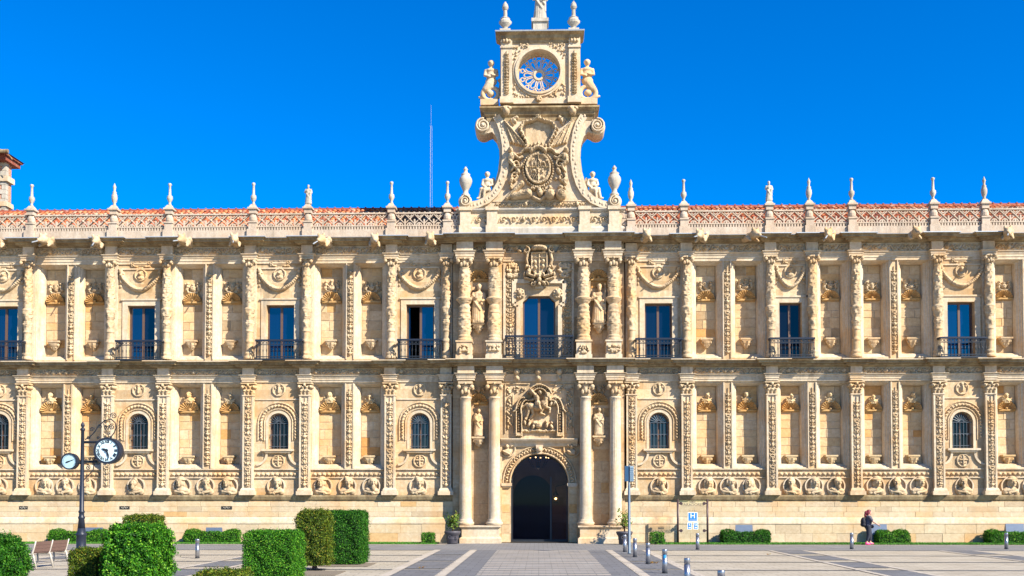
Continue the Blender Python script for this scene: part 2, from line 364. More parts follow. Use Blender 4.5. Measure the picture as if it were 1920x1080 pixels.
# ---- plain walls with niche recesses and windows
NICHE_PROF = [(0,0),(.045,.015),(.055,.09),(.13,.13),(.145,.20),(.21,.24),(.25,.33),(.275,.50)]
def holed(mb, x0, x1, z0, z1, loop, y):
    n = len(loop); cx = sum(p[0] for p in loop)/n; cz = sum(p[1] for p in loop)/n
    def proj(p):
        dx, dz = p[0]-cx, p[1]-cz; best = 1e9; side = 0
        for k, (d, lim) in enumerate(((dx, x1-cx), (dz, z1-cz), (-dx, cx-x0), (-dz, cz-z0))):
            if d > 1e-9 and lim/d < best: best = lim/d; side = k
        return (cx+dx*best, cz+dz*best), side
    ccw = sum(loop[i][0]*loop[(i+1)%n][1]-loop[(i+1)%n][0]*loop[i][1] for i in range(n)) > 0
    lp = loop if ccw else loop[::-1]; cor = {0:(x1,z1), 1:(x0,z1), 2:(x0,z0), 3:(x1,z0)}
    pr = [proj(p) for p in lp]
    for i in range(n):
        j = (i+1)%n; f = [lp[i], pr[i][0]]; s_ = pr[i][1]
        while s_ != pr[j][1]: f.append(cor[s_]); s_ = (s_+1)%4
        f += [pr[j][0], lp[j]]; mb.add([(p[0], y, p[1]) for p in f], [tuple(range(len(f)))])
def rect(x0, x1, z0, z1): return [(x0,z0),(x1,z0),(x1,z1),(x0,z1)]
def reveal(mb, loops):                       # loops: list of (outline, y)
    n = len(loops[0][0])
    for (a, ya), (b, yb) in zip(loops, loops[1:]):
        for i in range(n):
            j = (i+1)%n; mb.add([(a[i][0],ya,a[i][1]),(a[j][0],ya,a[j][1]),(b[j][0],yb,b[j][1]),(b[i][0],yb,b[i][1])], [(0,1,2,3)])
def arch_loop(cx, hw, z0, zs, n=18):
    return [(cx-hw,z0),(cx+hw,z0)]+[(cx+hw*math.cos(math.pi*i/n), zs+hw*math.sin(math.pi*i/n)) for i in range(n+1)]

wall_u2, wall_l2, wall_u, wall_l, frames = MB(), MB(), MB(), MB(), MB()
stone_v, stone_q, stone_t = [], [], []
def add_stone(x0, x1, z0, z1, y, dep=.03, rnd=random, warm=0):
    j = (rnd.random()-.5)*.022; y = y+j; n = len(stone_v); g = .006
    x0 += g; x1 -= g; z0 += g; z1 -= g; bv = .008
    stone_v.extend([(x0,y+dep,z0),(x1,y+dep,z0),(x1,y+dep,z1),(x0,y+dep,z1),(x0+bv,y,z0+bv),(x1-bv,y,z0+bv),(x1-bv,y,z1-bv),(x0+bv,y,z1-bv)])
    qs = [(4,5,6,7),(0,1,5,4),(1,2,6,5),(2,3,7,6),(3,0,4,7)]; t = rnd.random()**(.5 if warm else 1.15)
    stone_q.extend([[n+i for i in q] for q in qs]); stone_t.extend([t]*5)
def courses(x0, x1, z0, z1, y, ch=.42, cw=.62, warm=0):
    nz = max(1, round((z1-z0)/ch)); zs = [z0]+[z0+(z1-z0)*(i+(random.random()-.5)*.25)/nz for i in range(1, nz)]+[z1]
    for k in range(nz):
        x = x0; first = True
        while x < x1-.02:
            w = cw*(.6+.9*random.random())*(.6 if first and k%2 else 1); xe = x+w
            if x1-xe < cw*.4: xe = x1
            add_stone(x, min(xe, x1), zs[k], zs[k+1], y, warm=warm); x = xe; first = False

# carved stock shared between niches
def shell_mesh(name, Rr, seed, mat, proj=.24):
    ribs = 11; nt_ = ribs*6; nr = 9; vs = []; fs = []
    for j in range(nr+1):
        q = j/nr
        for i in range(nt_+1):
            a = math.pi*i/nt_; rib = abs(math.sin(a*ribs/1.0*1.0)); scal = 1+.05*rib*(q**3)
            r = Rr*q*scal; y = -proj*(q**1.4) - .11*(q**.7)*(1-rib)*(1-.5*q) - .02
            vs.append((r*math.cos(a), y, r*math.sin(a)*.92+.05))
    for j in range(nr):
        for i in range(nt_): k = j*(nt_+1)+i; fs.append((k, k+1, k+nt_+2, k+nt_+1))
    b0 = len(vs)                                   # outside of the hood back to the wall
    for i in range(nt_+1):
        a = math.pi*i/nt_; vs.append((Rr*1.08*math.cos(a), -proj*.9, Rr*1.08*math.sin(a)*.92+.05)); vs.append((Rr*1.06*math.cos(a), .03, Rr*1.06*math.sin(a)*.92+.05))
    top = nr*(nt_+1)
    for i in range(nt_):
        fs.append((top+i, top+i+1, b0+2*i+2, b0+2*i)); fs.append((b0+2*i, b0+2*i+2, b0+2*i+3, b0+2*i+1))
    mb = MB(); mb.add(vs, fs); mb.box(-Rr*1.12, Rr*1.12, -.13, .03, -.05, .045); mb.box(-Rr*1.05, Rr*1.05, -.09, .03, -.10, -.05)
    mb.sphere((0,-.08,.10), .09, 8, 6)
    return mb.mesh(name, mat, False)
shell_u = [shell_mesh('shell', .49, k, M_shell, .17) for k in (0,)][0]
shell_l = shell_mesh('shell', .52, 1, M_shell, .18)
def bust_prims(seed, s=1.0, small=False):
    """head and shoulders in high relief: face, hair or hat, beard, drapery folds"""
    r = random.Random(seed); t = r.choice((-1,1))*r.uniform(.02,.07); hx, hz = t*1.2, .50; fx = hx+t*.9
    P = [('e',(0,-.05,.15),(.33,.17,.17)),('e',(-.24,-.04,.08),(.15,.14,.15)),('e',(.24,-.04,.08),(.15,.14,.15)),('c',(0,-.08,.22),.095,(hx,-.12,.36),.09),('e',(hx,-.15,hz),(.145,.16,.19)),
         ('c',(fx,-.32,hz+.05),.026,(fx*1.05,-.355,hz-.035),.038),('c',(fx-.085,-.29,hz+.07),.028,(fx+.085,-.29,hz+.07),.028),('e',(fx,-.30,hz-.10),(.05,.035,.022)),('e',(fx,-.28,hz-.155),(.055,.05,.04)),('e',(fx-.075,-.25,hz-.03),(.05,.05,.06)),('e',(fx+.075,-.25,hz-.03),(.05,.05,.06)),
         ('c',(-.30,-.14,.10),.045,(.02,-.22,.05),.04),('c',(.30,-.14,.12),.045,(-.05,-.21,.17),.035),('c',(-.22,-.18,.22),.03,(.12,-.22,.02),.04),('c',(.26,-.12,.0),.04,(.05,-.2,-.02),.04)]
    k = seed % 5
    if k == 0: P += [('e',(fx,-.25,hz-.21),(.10,.10,.16)),('e',(hx,-.06,hz+.12),(.19,.17,.13)),('e',(hx-.16,-.1,hz),(.06,.1,.14)),('e',(hx+.16,-.1,hz),(.06,.1,.14))]
    elif k == 1: P += [('e',(hx,-.12,hz+.14),(.27,.20,.06)),('e',(hx,-.10,hz+.20),(.17,.15,.10)),('e',(hx-.15,-.08,hz-.05),(.06,.09,.14)),('e',(hx+.15,-.08,hz-.05),(.06,.09,.14))]
    elif k == 2: P += [('e',(hx-.15,-.08,hz-.08),(.09,.12,.23)),('e',(hx+.15,-.08,hz-.08),(.09,.12,.23)),('e',(hx,-.06,hz+.12),(.20,.17,.12))]
    elif k == 3: P += [('e',(hx,-.06,hz+.11),(.19,.19,.13)),('c',(hx-.1,-.1,hz+.2),.05,(hx+.12,-.12,hz+.24),.07),('e',(fx,-.26,hz-.18),(.07,.07,.09)),('e',(hx-.17,-.06,hz),(.05,.1,.12))]
    else: P += [('e',(hx+.11*math.cos(q_),-.13+.06*math.sin(q_*2),hz+.06+.13*math.sin(q_)),(.07,.09,.07)) for q_ in np.arange(-.3,3.6,.5)]+[('e',(fx,-.26,hz-.20),(.08,.08,.12))]
    if small: P += [('c',(-.2,-.08,.1),.08,(-.48,-.10,.28),.05),('c',(.2,-.08,.1),.08,(.48,-.10,.28),.05),('e',(-.36,-.08,.04),(.12,.1,.08)),('e',(.36,-.08,.04),(.12,.1,.08))]
    return [(p[0], tuple(c*s for c in p[1]), (tuple(c*s for c in p[2]) if p[0]=='e' else p[2]*s))+((tuple(c*s for c in p[3]), p[4]*s) if p[0]=='c' else ()) for p in P]
busts_m = [blob('bust', bust_prims(k), M_carv, .018) for k in range(10)]
busts_n = [blob('bust', bust_prims(k+20, .64, True) + [('b',-.16,.16,-.12,.02,-.12,.04)], M_warm, .02) for k in range(5)]
def crest(seed):
    r = random.Random(seed); q = Rel(1.15, .68, .022)
    for sg in (-1, 1):
        q.ell(sg*.30, .40, .085, .10, .14); q.ell(sg*.30, .57, .075, .08, .15); q.ell(sg*.34, .25, .10, .13, .13, sg*.5)
        q.stroke([(sg*.26,.42),(sg*.12,.30),(sg*.06,.36)], .04, .11); q.stroke([(sg*.36,.2),(sg*.25,.08),(sg*.1,.05)], .05, .11)
        q.stroke([(sg*.36,.48),(sg*.48,.55+.05*r.random()),(sg*.50,.38)], .05, .07, .02)
        if seed % 2: q.spiral(sg*.42, .12, .10, 1.2, 0, .025, .08, sg)
    k = seed % 3
    if k == 0: q.ell(0, .28, .17, .19, .15); q.ell(0, .50, .10, .08, .13)
    elif k == 1: q.ell(0, .20, .24, .13, .16); q.ell(0, .62, .08, .08, .14); q.ell(0,.44,.06,.14,.1)
    else: q.ell(0, .35, .14, .25, .14); q.arc(0, .35, .2, 0, math.pi, .03, .12)
    q.stroke([(-.3,.03),(.3,.03)], .045, .1); return q.rough(.25, seed).mesh('crest', M_carv)
crests = [crest(k) for k in range(6)]
def corbel_mesh(seed, mat):
    r = random.Random(seed); mb = MB(); mb.box(-.30,.30,-.34,.02,.26,.34); mb.frus(0,-.15,.19,.26,.20,.15,.28,.17)
    mb.lathe([(.02,-.16),(.08,-.12),(.14,-.02),(.22,.10),(.25,.19)], 0, -.13, 14, lambda a, z: 1+.12*math.cos(6*a+seed))
    for i in range(5): mb.sphere((-.2+.1*i, -.27+.02*abs(i-2), .12+.03*r.random()), .062, 8, 6, (1,1,1.2))
    for i in range(3): mb.sphere((-.1+.1*i, -.23, .0), .05, 8, 6)
    return mb.mesh('corbel', mat, False)
corbels = [corbel_mesh(k, M_carv) for k in range(3)]; corbels_w = [corbel_mesh(k+5, M_warm) for k in range(3)]
def strip_mesh(seed, hgt, w=.34):
    """upright band of grotesque carving, mirrored about its stem"""
    r = random.Random(seed); q = Rel(w, hgt, .02); z = .04; hw = w/2
    while z < hgt-.30:
        k = r.randrange(5)
        if k == 0:
            q.spiral(hw*.52, z+.12, hw*.44, 1.2, math.pi/2, .024, .075, 1); q.ell(0, z+.14, .03, .13, .09); q.ell(hw*.55, z+.26, .06, .03, .06, .6); st_ = .29
        elif k == 1:
            q.ell(0, z+.10, .085, .09, .12); q.ell(0, z+.23, .055, .05, .11); q.stroke([(.06,z+.08),(hw*.9,z+.17),(hw*.8,z+.03)], .03, .08, .018); q.ell(hw*.7, z+.25, .05, .03, .07, -.5); st_ = .29
        elif k == 2:
            q.stroke([(0,z),(hw*.6,z+.06),(hw*.85,z+.18),(hw*.3,z+.22)], .034, .085, .02); q.ell(hw*.4, z+.13, .04, .05, .07, .6); q.ell(0, z+.15, .03, .06, .08); st_ = .25
        elif k == 3:
            q.ell(0, z+.04, hw*.85, .03, .08); q.ell(0, z+.14, .05, .075, .11); q.ell(hw*.6, z+.13, .05, .05, .08); q.ell(hw*.55, z+.21, .06, .022, .06, .4); st_ = .25
        else:
            for j in range(3): q.ell(hw*(.25+.3*j), z+.05+.06*j, .05, .025, .075, .8)
            q.ell(0, z+.10, .05, .09, .10); q.ell(hw*.75, z+.08, .03, .04, .07); st_ = .23
        z += st_
    q.mirror(); q.stroke([(0,.03),(0,hgt-.05)], .016, .05); return q.rough(.25, seed).mesh('carved_strip', M_carv)
H_LP = zl(744,-.25)-zl(915,-.25); H_IS = zl(727,-.05)-zl(874,-.05); H_US = zl(503,-.05)-zl(668,-.05)
strips_lp = [strip_mesh(k, H_LP) for k in range(4)]; strips_is = [strip_mesh(k+10, H_IS, .30) for k in range(3)]; strips_us = [strip_mesh(k+20, H_US, .30) for k in range(3)]

def niche(pxc, x0, x1, z0, z1, up, idx):
    """splayed recess with shell hood, carved crest or bust, corbel and its own stones"""
    (wall_u if up else wall_l); mb = wall_u if up else wall_l
    loops = [(rect(x0+a, x1-a, z0+a*.9, z1-a*.55), y) for a, y in NICHE_PROF]; reveal(frames, loops)
    bx0, bx1, bz0, bz1 = x0+.275, x1-.275, z0+.275*.9, z1-.275*.55
    frames.add([(bx0,.525,bz0),(bx1,.525,bz0),(bx1,.525,bz1),(bx0,.525,bz1)], [(0,1,2,3)])
    courses(bx0, bx1, bz0, bz1, .505, warm=not up)
    xc = (bx0+bx1)/2; sc = min(1.0, (bx1-bx0)/1.16)
    if up:
        zs = zl(565,.3); sh = obj('shell', shell_u, B, (xc,.50,zs), scale=(sc,1,sc)); obj('crest', crests[(idx*5+2)%6], sh, (0,-.005,.52)); zc = zl(650,.3)
        obj('corbel', corbels[idx%3], B, (xc,.50,zc))
    else:
        zs = zl(771,.3); sh = obj('shell', shell_l, B, (xc,.50,zs), scale=(sc,1,sc)); obj('bust', busts_n[(idx*3)%5], sh, (0,-.10,.56)); zc = zl(867,.3)
        obj('corbel', corbels_w[idx%3], B, (xc,.50,zc))

PANE_W = []
def window_unit(x0, x1, z0, z1, y, tall=True, leaf_open=False, arch=None, pm=(None, None)):
    pm = [p or M_pane for p in pm]
    fr = MB(); t = .075; w = None
    if arch is None:
        fr.box(x0,x0+t,y,y+.09,z0,z1); fr.box(x1-t,x1,y,y+.09,z0,z1); fr.box(x0+t,x1-t,y,y+.09,z1-t,z1); fr.box(x0+t,x1-t,y,y+.09,z0,z0+t); xm = (x0+x1)/2
        fr.box(xm-.055,xm+.055,y-.01,y+.08,z0+t,z1-t); o = fr.build('window', M_wood, B)
        for a, b_, k in ((x0+t, xm-.055, 0), (xm+.055, x1-t, 1)):
            if leaf_open and k == 0:
                obj('pane', MB().box(a+.03, a+.06, y+.08, y+.62, z0+t, z1-t).mesh('pane', pm[0]), o)
            else:
                obj('pane', MB().box(a, b_, y+.035, y+.055, z0+t, z1-t).mesh('pane', pm[k]), o)
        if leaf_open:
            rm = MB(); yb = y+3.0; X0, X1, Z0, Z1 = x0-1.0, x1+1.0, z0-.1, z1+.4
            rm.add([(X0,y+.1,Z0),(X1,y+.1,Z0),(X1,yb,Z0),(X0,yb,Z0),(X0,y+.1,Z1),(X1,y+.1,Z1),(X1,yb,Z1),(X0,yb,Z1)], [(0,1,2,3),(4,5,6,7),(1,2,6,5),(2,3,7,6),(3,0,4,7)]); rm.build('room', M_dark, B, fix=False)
        return o
z_u1 = zl(494); z_u0 = zl(673.5); z_w1 = zl(574, .3); z_w0 = zl(673.5); z_l1 = zl(719); z_l0 = zl(878.5)

# balcony railing
def balcony(x0, x1, z0, z1, dep, fancy=False):
    o = MB().box(x0-.03, x1+.03, -dep-.03, -.02, z0-.05, z0+.03).build('balcony', M_iron, B)
    h = MB().box(x0-.04, x1+.04, -dep-.04, -dep+.06, z1-.085, z1); h.box(x0-.04, x0+.05, -dep+.06, -.02, z1-.085, z1); h.box(x1-.05, x1+.04, -dep+.06, -.02, z1-.085, z1)
    h.build('handrail', M_blueiron, o)
    r = MB(); zt = z1-.085; r.box(x0, x1, -dep-.01, -dep+.03, z0+.09, z0+.13); r.box(x0, x1, -dep-.01, -dep+.03, zt-.19, zt-.16)
    n = int(round((x1-x0)/.17))
    for i in range(n+1):
        x = x0+(x1-x0)*i/n; r.lathe([(.014,z0+.02),(.014,z0+.3),(.028,z0+.42),(.014,z0+.5),(.014,zt)], x, -dep+.01, 6)
        if i < n:
            xm = x+(x1-x0)/n/2; r.ring(xm, zt-.08, .05, .068, -dep-.0, -dep+.02, n=10)
    m = max(2, int(round(dep/.17)))
    for i in range(1, m):
        for xx in (x0, x1): r.box(xx-.012, xx+.012, -dep*i/m-.012, -dep*i/m+.012, z0+.02, zt)
    if fancy:
        for i in range(n):
            x = x0+(x1-x0)*(i+.5)/n
            for k in range(4): zc = z0+.24+.17*k; r.ring(x, zc, .055, .078, -dep, -dep+.02, n=8)
    r.build('railing', M_iron, o); return o

# swag panel above each upper window
def swag(w):
    q = Rel(w, 1.52, .022); hw = w/2-.16; n = 26
    pts = [(-hw+2*hw*i/n, .40+.72*((2*i/n-1)**2)) for i in range(n+1)]
    for i, (x, z) in enumerate(pts):
        q.ell(x, z, .085, .085, .16); q.ell(x+.03, z+.07, .05, .05, .13); q.ell(x-.03, z-.07, .05, .05, .13)
    for sg in (-1, 1):
        q.ell(sg*(hw+.02), 1.30, .10, .13, .15); q.ell(sg*(hw+.03), 1.05, .07, .10, .10); q.ell(sg*(hw-.0), .80, .09, .10, .09); q.ell(sg*(hw+.02), .58, .06, .08, .07); q.stroke([(sg*(hw-.1),1.2),(sg*(hw+.1),1.42)], .05, .1)
    cz = 1.13; d = np.hypot(q.X, q.Z-cz); q.plate(d < .27, .03); q.H = np.maximum(q.H, np.where(np.abs(d-.28) < .035, .09, 0))
    q.ell(0, cz+.06, .085, .11, .18); q.ell(0, cz-.15, .17, .10, .12); q.ell(.03, cz+.14, .10, .06, .12); q.plate((np.abs(q.X) < .12)&(q.Z > 1.42), .07)
    return q.rough(.2, 3).mesh('garland', M_carv)
swag_w, swag_n = swag(2.25), swag(1.62)
def cartouche():
    q = Rel(1.12, .36, .022); q.plate((np.abs(q.X) < .34)&(np.abs(q.Z-.17) < .10), .035)
    for sg in (-1,1): q.spiral(sg*.42, .23, .09, 1.2, 0, .03, .09, sg); q.spiral(sg*.42, .08, .07, 1, 0, .028, .08, -sg); q.ell(sg*.25, .30, .1, .04, .08); q.ell(sg*.25,.05,.1,.04,.08)
    q.ell(0,.31,.08,.05,.09); return q.mesh('cartouche', M_carv)
cart = cartouche()

UB = [('w',-45,57,(-19,34),(-30,41)), ('n',57,211,134,(99,174)), ('w',211,316,(240,291),(217,302)), ('n',316,471,393,(358,434)), ('w',471,577,(500,552),(480,566)),
      ('n',577,735,657,(618,695)), ('w',735,838,(762,814),(746,827)), ('w',1183,1286,(1209,1260),(1193,1278)), ('n',1286,1443,1363,(1325,1400)), ('w',1443,1521,(1461,1503),(1445,1527)),
      ('s',1521,1602,None,(1557,)), ('n',1602,1755,1676,(1636,1711)), ('w',1755,1851,(1776,1827),(1764,1849)), ('n',1851,2005,1926,(1886,1965)), ('n',-205,-45,-122,(-165,-85))]
ni = 0
ZU0, ZU1 = z_mid-.25, z_ua1
def fillq(mb, x0, x1, z0, z1, y=0.0):
    if x1-x0 > 1e-4 and z1-z0 > 1e-4: mb.add([(x0,y,z0),(x1,y,z0),(x1,y,z1),(x0,y,z1)], [(0,1,2,3)])
WU = wall_u
for bi, (k, a, b, m, cs) in enumerate(UB):
    wall_u = WU if a < 1000 else wall_u2
    xa, xb = U(a), U(b); e = .29
    if k == 'w':
        wx0, wx1 = U(m[0]), U(m[1]); holed(wall_u, xa, xb, ZU0, ZU1, rect(wx0, wx1, z_w0, z_w1), 0)
        reveal(wall_u, [(rect(wx0,wx1,z_w0,z_w1),0),(rect(wx0,wx1,z_w0,z_w1),.5)])
        fr = MB(); t = .26
        for x0, x1 in ((wx0-t, wx0-.004),(wx1+.004, wx1+t)): fr.box(x0, x1, -.05, .05, z_w0, z_w1+.005)
        fr.box(wx0-t, wx1+t, -.05, .05, z_w1+.005, z_w1+t); fr.box(wx0-t-.06, wx1+t+.06, -.10, .05, z_w1+t, z_w1+t+.08); fr.build('window_surround', M_trim, B); MB().box(xa+.3, xb-.3, -.06, .05, zl(503)-.03, zl(503)+.04).build('edge_moulding', M_trim, B)
        window_unit(wx0+.003, wx1-.003, z_w0+.003, z_w1-.003, .26, leaf_open=(a == 735), pm={1183:(M_pane2,M_pane2),1443:(M_pane3,M_pane3),1755:(M_pane,M_pane),211:(M_pane,M_pane2),735:(M_pane,M_pane)}.get(a, (None,None)))
        balcony(A(cs[0], 650, -.8)[0], A(cs[1], 650, -.8)[0], zl(673.5, -.8)+.02, zl(636, -.8), .8)
        xm = (U(a)+U(b))/2; obj('garland', swag_n if a == 1443 else swag_w, B, (xm, 0, zl(557))); obj('cartouche', cart, B, (xm, 0, zl(500)), scale=(.75 if a == 1443 else 1,1,.95))
    else:
        cells = [(xa+e, U(m)-.21), (U(m)+.21, xb-e)] if k == 'n' else [(xa+e, xb-e)]
        fillq(wall_u, xa, xa+e, ZU0, ZU1); fillq(wall_u, xb-e, xb, ZU0, ZU1)
        for c, (x0, x1) in zip(cs, cells):
            fillq(wall_u, x0, x1, ZU0, z_u0); fillq(wall_u, x0, x1, z_u1, ZU1); niche(c, x0, x1, z_u0, z_u1, True, ni); ni += 1
        if k == 'n':
            fillq(wall_u, U(m)-.21, U(m)+.21, ZU0, ZU1)
            p = MB(); xs = U(m); p.box(xs-.208, xs-.16, -.06, .02, z_u0, z_u1); p.box(xs+.16, xs+.208, -.06, .02, z_u0, z_u1); o = p.build('pilaster_strip', M_trim, B); obj('carved_strip', strips_us[ni%3], o, (xs, 0, zl(668,-.05)))
LB = [('w',-52,46,-2), ('n',46,204,127,(92,170)), ('w',204,308,259), ('n',308,467,389,(352,430)), ('w',467,573,522), ('n',573,732,655,(618,693)), ('w',732,837,787),
      ('w',1184,1287,1236), ('n',1287,1446,1365,(1326,1402)), ('n',1446,1604,1523,(1483,1558)), ('n',1604,1758,1679,(1640,1716)), ('w',1758,1855,1805), ('n',1855,2008,1932,(1890,1970)), ('n',-205,-52,-130,(-165,-85))]
ZL0, ZL1 = Z_BASE-.02, z_la1
def archivolt():
    q = Rel(2.1, 1.9, .022, z0=-.85)
    r = random.Random(3); d = np.hypot(q.X, np.maximum(q.Z, 0)); ri, ro = .70, 1.0
    q.H = np.where((np.abs(d-ri) < .03)|(np.abs(d-ro) < .03), .07, q.H)
    for i in range(17):
        a = math.pi*i/16; c, s_ = math.cos(a), math.sin(a); q.ell(.85*c, .85*s_, .075, .055, .10, a); q.ell(.85*math.cos(a+.09), .85*math.sin(a+.09), .04, .06, .08, a+.7)
    for sg in (-1, 1):
        for k in range(5): q.ell(sg*.85, -.12-.15*k, .055, .075, .10, sg*.5*(-1)**k); q.ell(sg*.80, -.2-.15*k, .035, .04, .07)
    return q.mesh('carved_archivolt', M_carv)
archv = archivolt()
def roundel(seed):
    q = Rel(.7, .7, .022, z0=-.35); d = np.hypot(q.X, q.Z); q.plate(d < .27, .02); q.H = np.maximum(q.H, np.where(np.abs(d-.29) < .035, .08, 0))
    if seed == 0: q.stroke([(0,-.2),(0,.2)], .05, .09); q.stroke([(-.17,.04),(.17,.04)], .045, .09); q.ell(-.1,-.1,.05,.05,.07); q.ell(.1,-.1,.05,.05,.07); q.ell(-.1,.15,.05,.05,.07); q.ell(.1,.15,.05,.05,.07)
    else: q.ell(0,-.02,.13,.17,.08); q.stroke([(0,-.15),(0,.13)], .03, .12); q.ell(-.17,.1,.05,.07,.07); q.ell(.17,.1,.05,.07,.07); q.ell(0,.2,.09,.05,.09)
    return q.mesh('roundel', M_carv)
rnd0, rnd1 = roundel(0), roundel(1)
def grille(hw, z0, zs):
    g = MB(); n = 6
    for i in range(n): x = -hw+.08+(2*hw-.16)*i/(n-1); g.lathe([(.014,z0),(.014,z0+.45*(zs-z0)),(.03,z0+.5*(zs-z0)),(.014,z0+.55*(zs-z0)),(.014,zs)], x, 0, 6)
    for z in (z0+.12, z0+.55*(zs-z0), zs): g.box(-hw+.01, hw-.01, -.012, .012, z-.015, z+.015)
    for i in range(1, 10): a = math.pi*i/10; g.tube([(.12*math.cos(a),0,zs+.12*math.sin(a)),((hw-.02)*math.cos(a),0,zs+(hw-.02)*math.sin(a))], .014, 5)
    g.ring(0, zs, .10, .13, -.012, .012, 0, math.pi, 10); return g
WL = wall_l
for bi, (k, a, b, m, *cs) in enumerate(LB):
    wall_l = WL if a < 1000 else wall_l2
    xa, xb = L(a), L(b); e = .30
    if k == 'w':
        xm = L(m); hw = .50; zs = zl(793.5); z0 = zl(842); lp = arch_loop(xm, hw, z0, zs); lp2 = arch_loop(xm, hw*.93, z0+.03, zs)
        holed(wall_l, xa, xb, ZL0, ZL1, lp, 0); reveal(wall_l, [(lp,0),(lp,.18)]); reveal(wall_l, [(lp,.18),(lp2,.2),(lp2,.55)])
        fr = MB(); fr.ring(xm, zs, .50, .62, -.03, .03, 0, math.pi, 24); fr.box(xm-.62, xm-.502, -.03, .03, z0, zs-.002); fr.box(xm+.502, xm+.62, -.03, .03, z0, zs-.002)
        fr.box(xm-.78, xm+.78, -.22, .05, z0-.10, z0-.004); fr.frus(xm, -.05, z0-.2, z0-.1, .6, .1, .74, .14)
        MB().box(xa+.3, xb-.3, -.05, .03, zl(750), zl(747.5)).build('edge_moulding', M_trim, B)
        o = fr.build('window_surround', M_trim, B); obj('carved_archivolt', archv, o, (xm, 0, zs))
        for sg in (-1, 1):
            sc = MB(); n_ = 10; ci = []
            for i in range(n_+1): t_ = math.pi/2*i/n_; ci.append((xm+sg*(.60+.46*(1-math.cos(t_))), z0-.20-.52*math.sin(t_)))
            outer = ci+[(xm+sg*1.06, z0-.82)]+[(x_-sg*.10*math.sin(math.pi/2*(1-i/n_)), z_-.10*math.sin(math.pi/2*i/n_)) for i, (x_, z_) in list(enumerate(ci))[::-1]]
            sc.poly(outer, -.10, .02); sc.build('scroll', M_trim, B)
        obj('roundel', rnd0, B, (xm, 0, zl(864.5))); obj('roundel', rnd1, B, (xm, 0, zl(731)))
        w = MB(); w.ring(xm, zs, hw*.93-.07, hw*.93+.02, .32, .40, 0, math.pi, 20); w.box(xm-hw*.93, xm-hw*.93+.07, .32, .40, z0+.03, zs); w.box(xm+hw*.93-.07, xm+hw*.93, .32, .40, z0+.03, zs); w.box(xm-.035, xm+.035, .33, .39, z0+.03, zs+hw*.86)
        wo_ = w.build('window', M_wood, B); obj('pane', MB().poly(arch_loop(xm, hw*.93-.02, z0+.04, zs), .365, .375).mesh('pane', M_pane2 if a in (732,1184) else M_pane3), wo_)
        obj('grille', grille(hw*.98, z0+.01, zs).mesh('grille', M_gril), wo_, (xm, .10, 0))
    else:
        cells = [(xa+e, L(m)-.22), (L(m)+.22, xb-e)]
        fillq(wall_l, xa, xa+e, ZL0, ZL1); fillq(wall_l, xb-e, xb, ZL0, ZL1); fillq(wall_l, L(m)-.22, L(m)+.22, ZL0, ZL1)
        for c, (x0, x1) in zip(cs[0], cells):
            fillq(wall_l, x0, x1, ZL0, z_l0); fillq(wall_l, x0, x1, z_l1, ZL1); niche(c, x0, x1, z_l0, z_l1, False, ni); ni += 1
        p = MB(); xs = L(m); p.box(xs-.218, xs-.165, -.06, .02, z_l0, z_l1); p.box(xs+.165, xs+.218, -.06, .02, z_l0, z_l1); o = p.build('pilaster_strip', M_trim, B); obj('carved_strip', strips_is[ni%3], o, (xs, 0, zl(874,-.05)))
    # small carved band over the busts
    q = Rel(xb-xa-.66, .26, .022); n_ = int((xb-xa-.66)/.23)
    for i in range(n_):
        x = -(xb-xa-.66)/2+.12+.23*i; q.ell(x, .13, .085, .075, .09, .5); q.ell(x+.07, .09, .035, .05, .06)
    mb_ = MB(); zb0, zb1 = zl(895,-.05), zl(881,-.05)
    mb_.box(xa+.31, xb-.31, -.09, .02, zb1, zb1+.05); mb_.box(xa+.31, xb-.31, -.07, .02, zb0-.04, zb0); o = mb_.build('string_band', M_trim, B); obj('carved_band', q.mesh('carved_band', M_carv), o, ((xa+xb)/2, 0, zb0+.03))

for w_, z0_, z1_ in ((WU, ZU0, ZU1), (WL, ZL0, ZL1)):
    fillq(w_, XL, U(-204) if w_ is WU else L(-204), z0_, z1_)
fillq(wall_u2, U(2004), XR, ZU0, ZU1); fillq(wall_l2, L(2007), XR, ZL0, ZL1)
# ---- bust roundels between base course and band
def round_frame(): return MB().ring(0, 0, .385, .445, -.10, .02, n=28).mesh('rim', M_trim)
rimm = round_frame()
for i, px in enumerate([0,85,124,166,257,343,387,431,519,607,652,697,785,1236,1326,1366,1408,1484,1525,1566,1640,1681,1721,1806,1892,1932]):
    x = L(px); z = zl(911.5,-.1)
    o = obj('bust', busts_m[(i*7+i//3)%10], B, (x, -.02, z-.36), scale=(1.06 if i%2 else -1.06, .88, 1.06)); obj('rim', rimm, B, (x, 0, z))

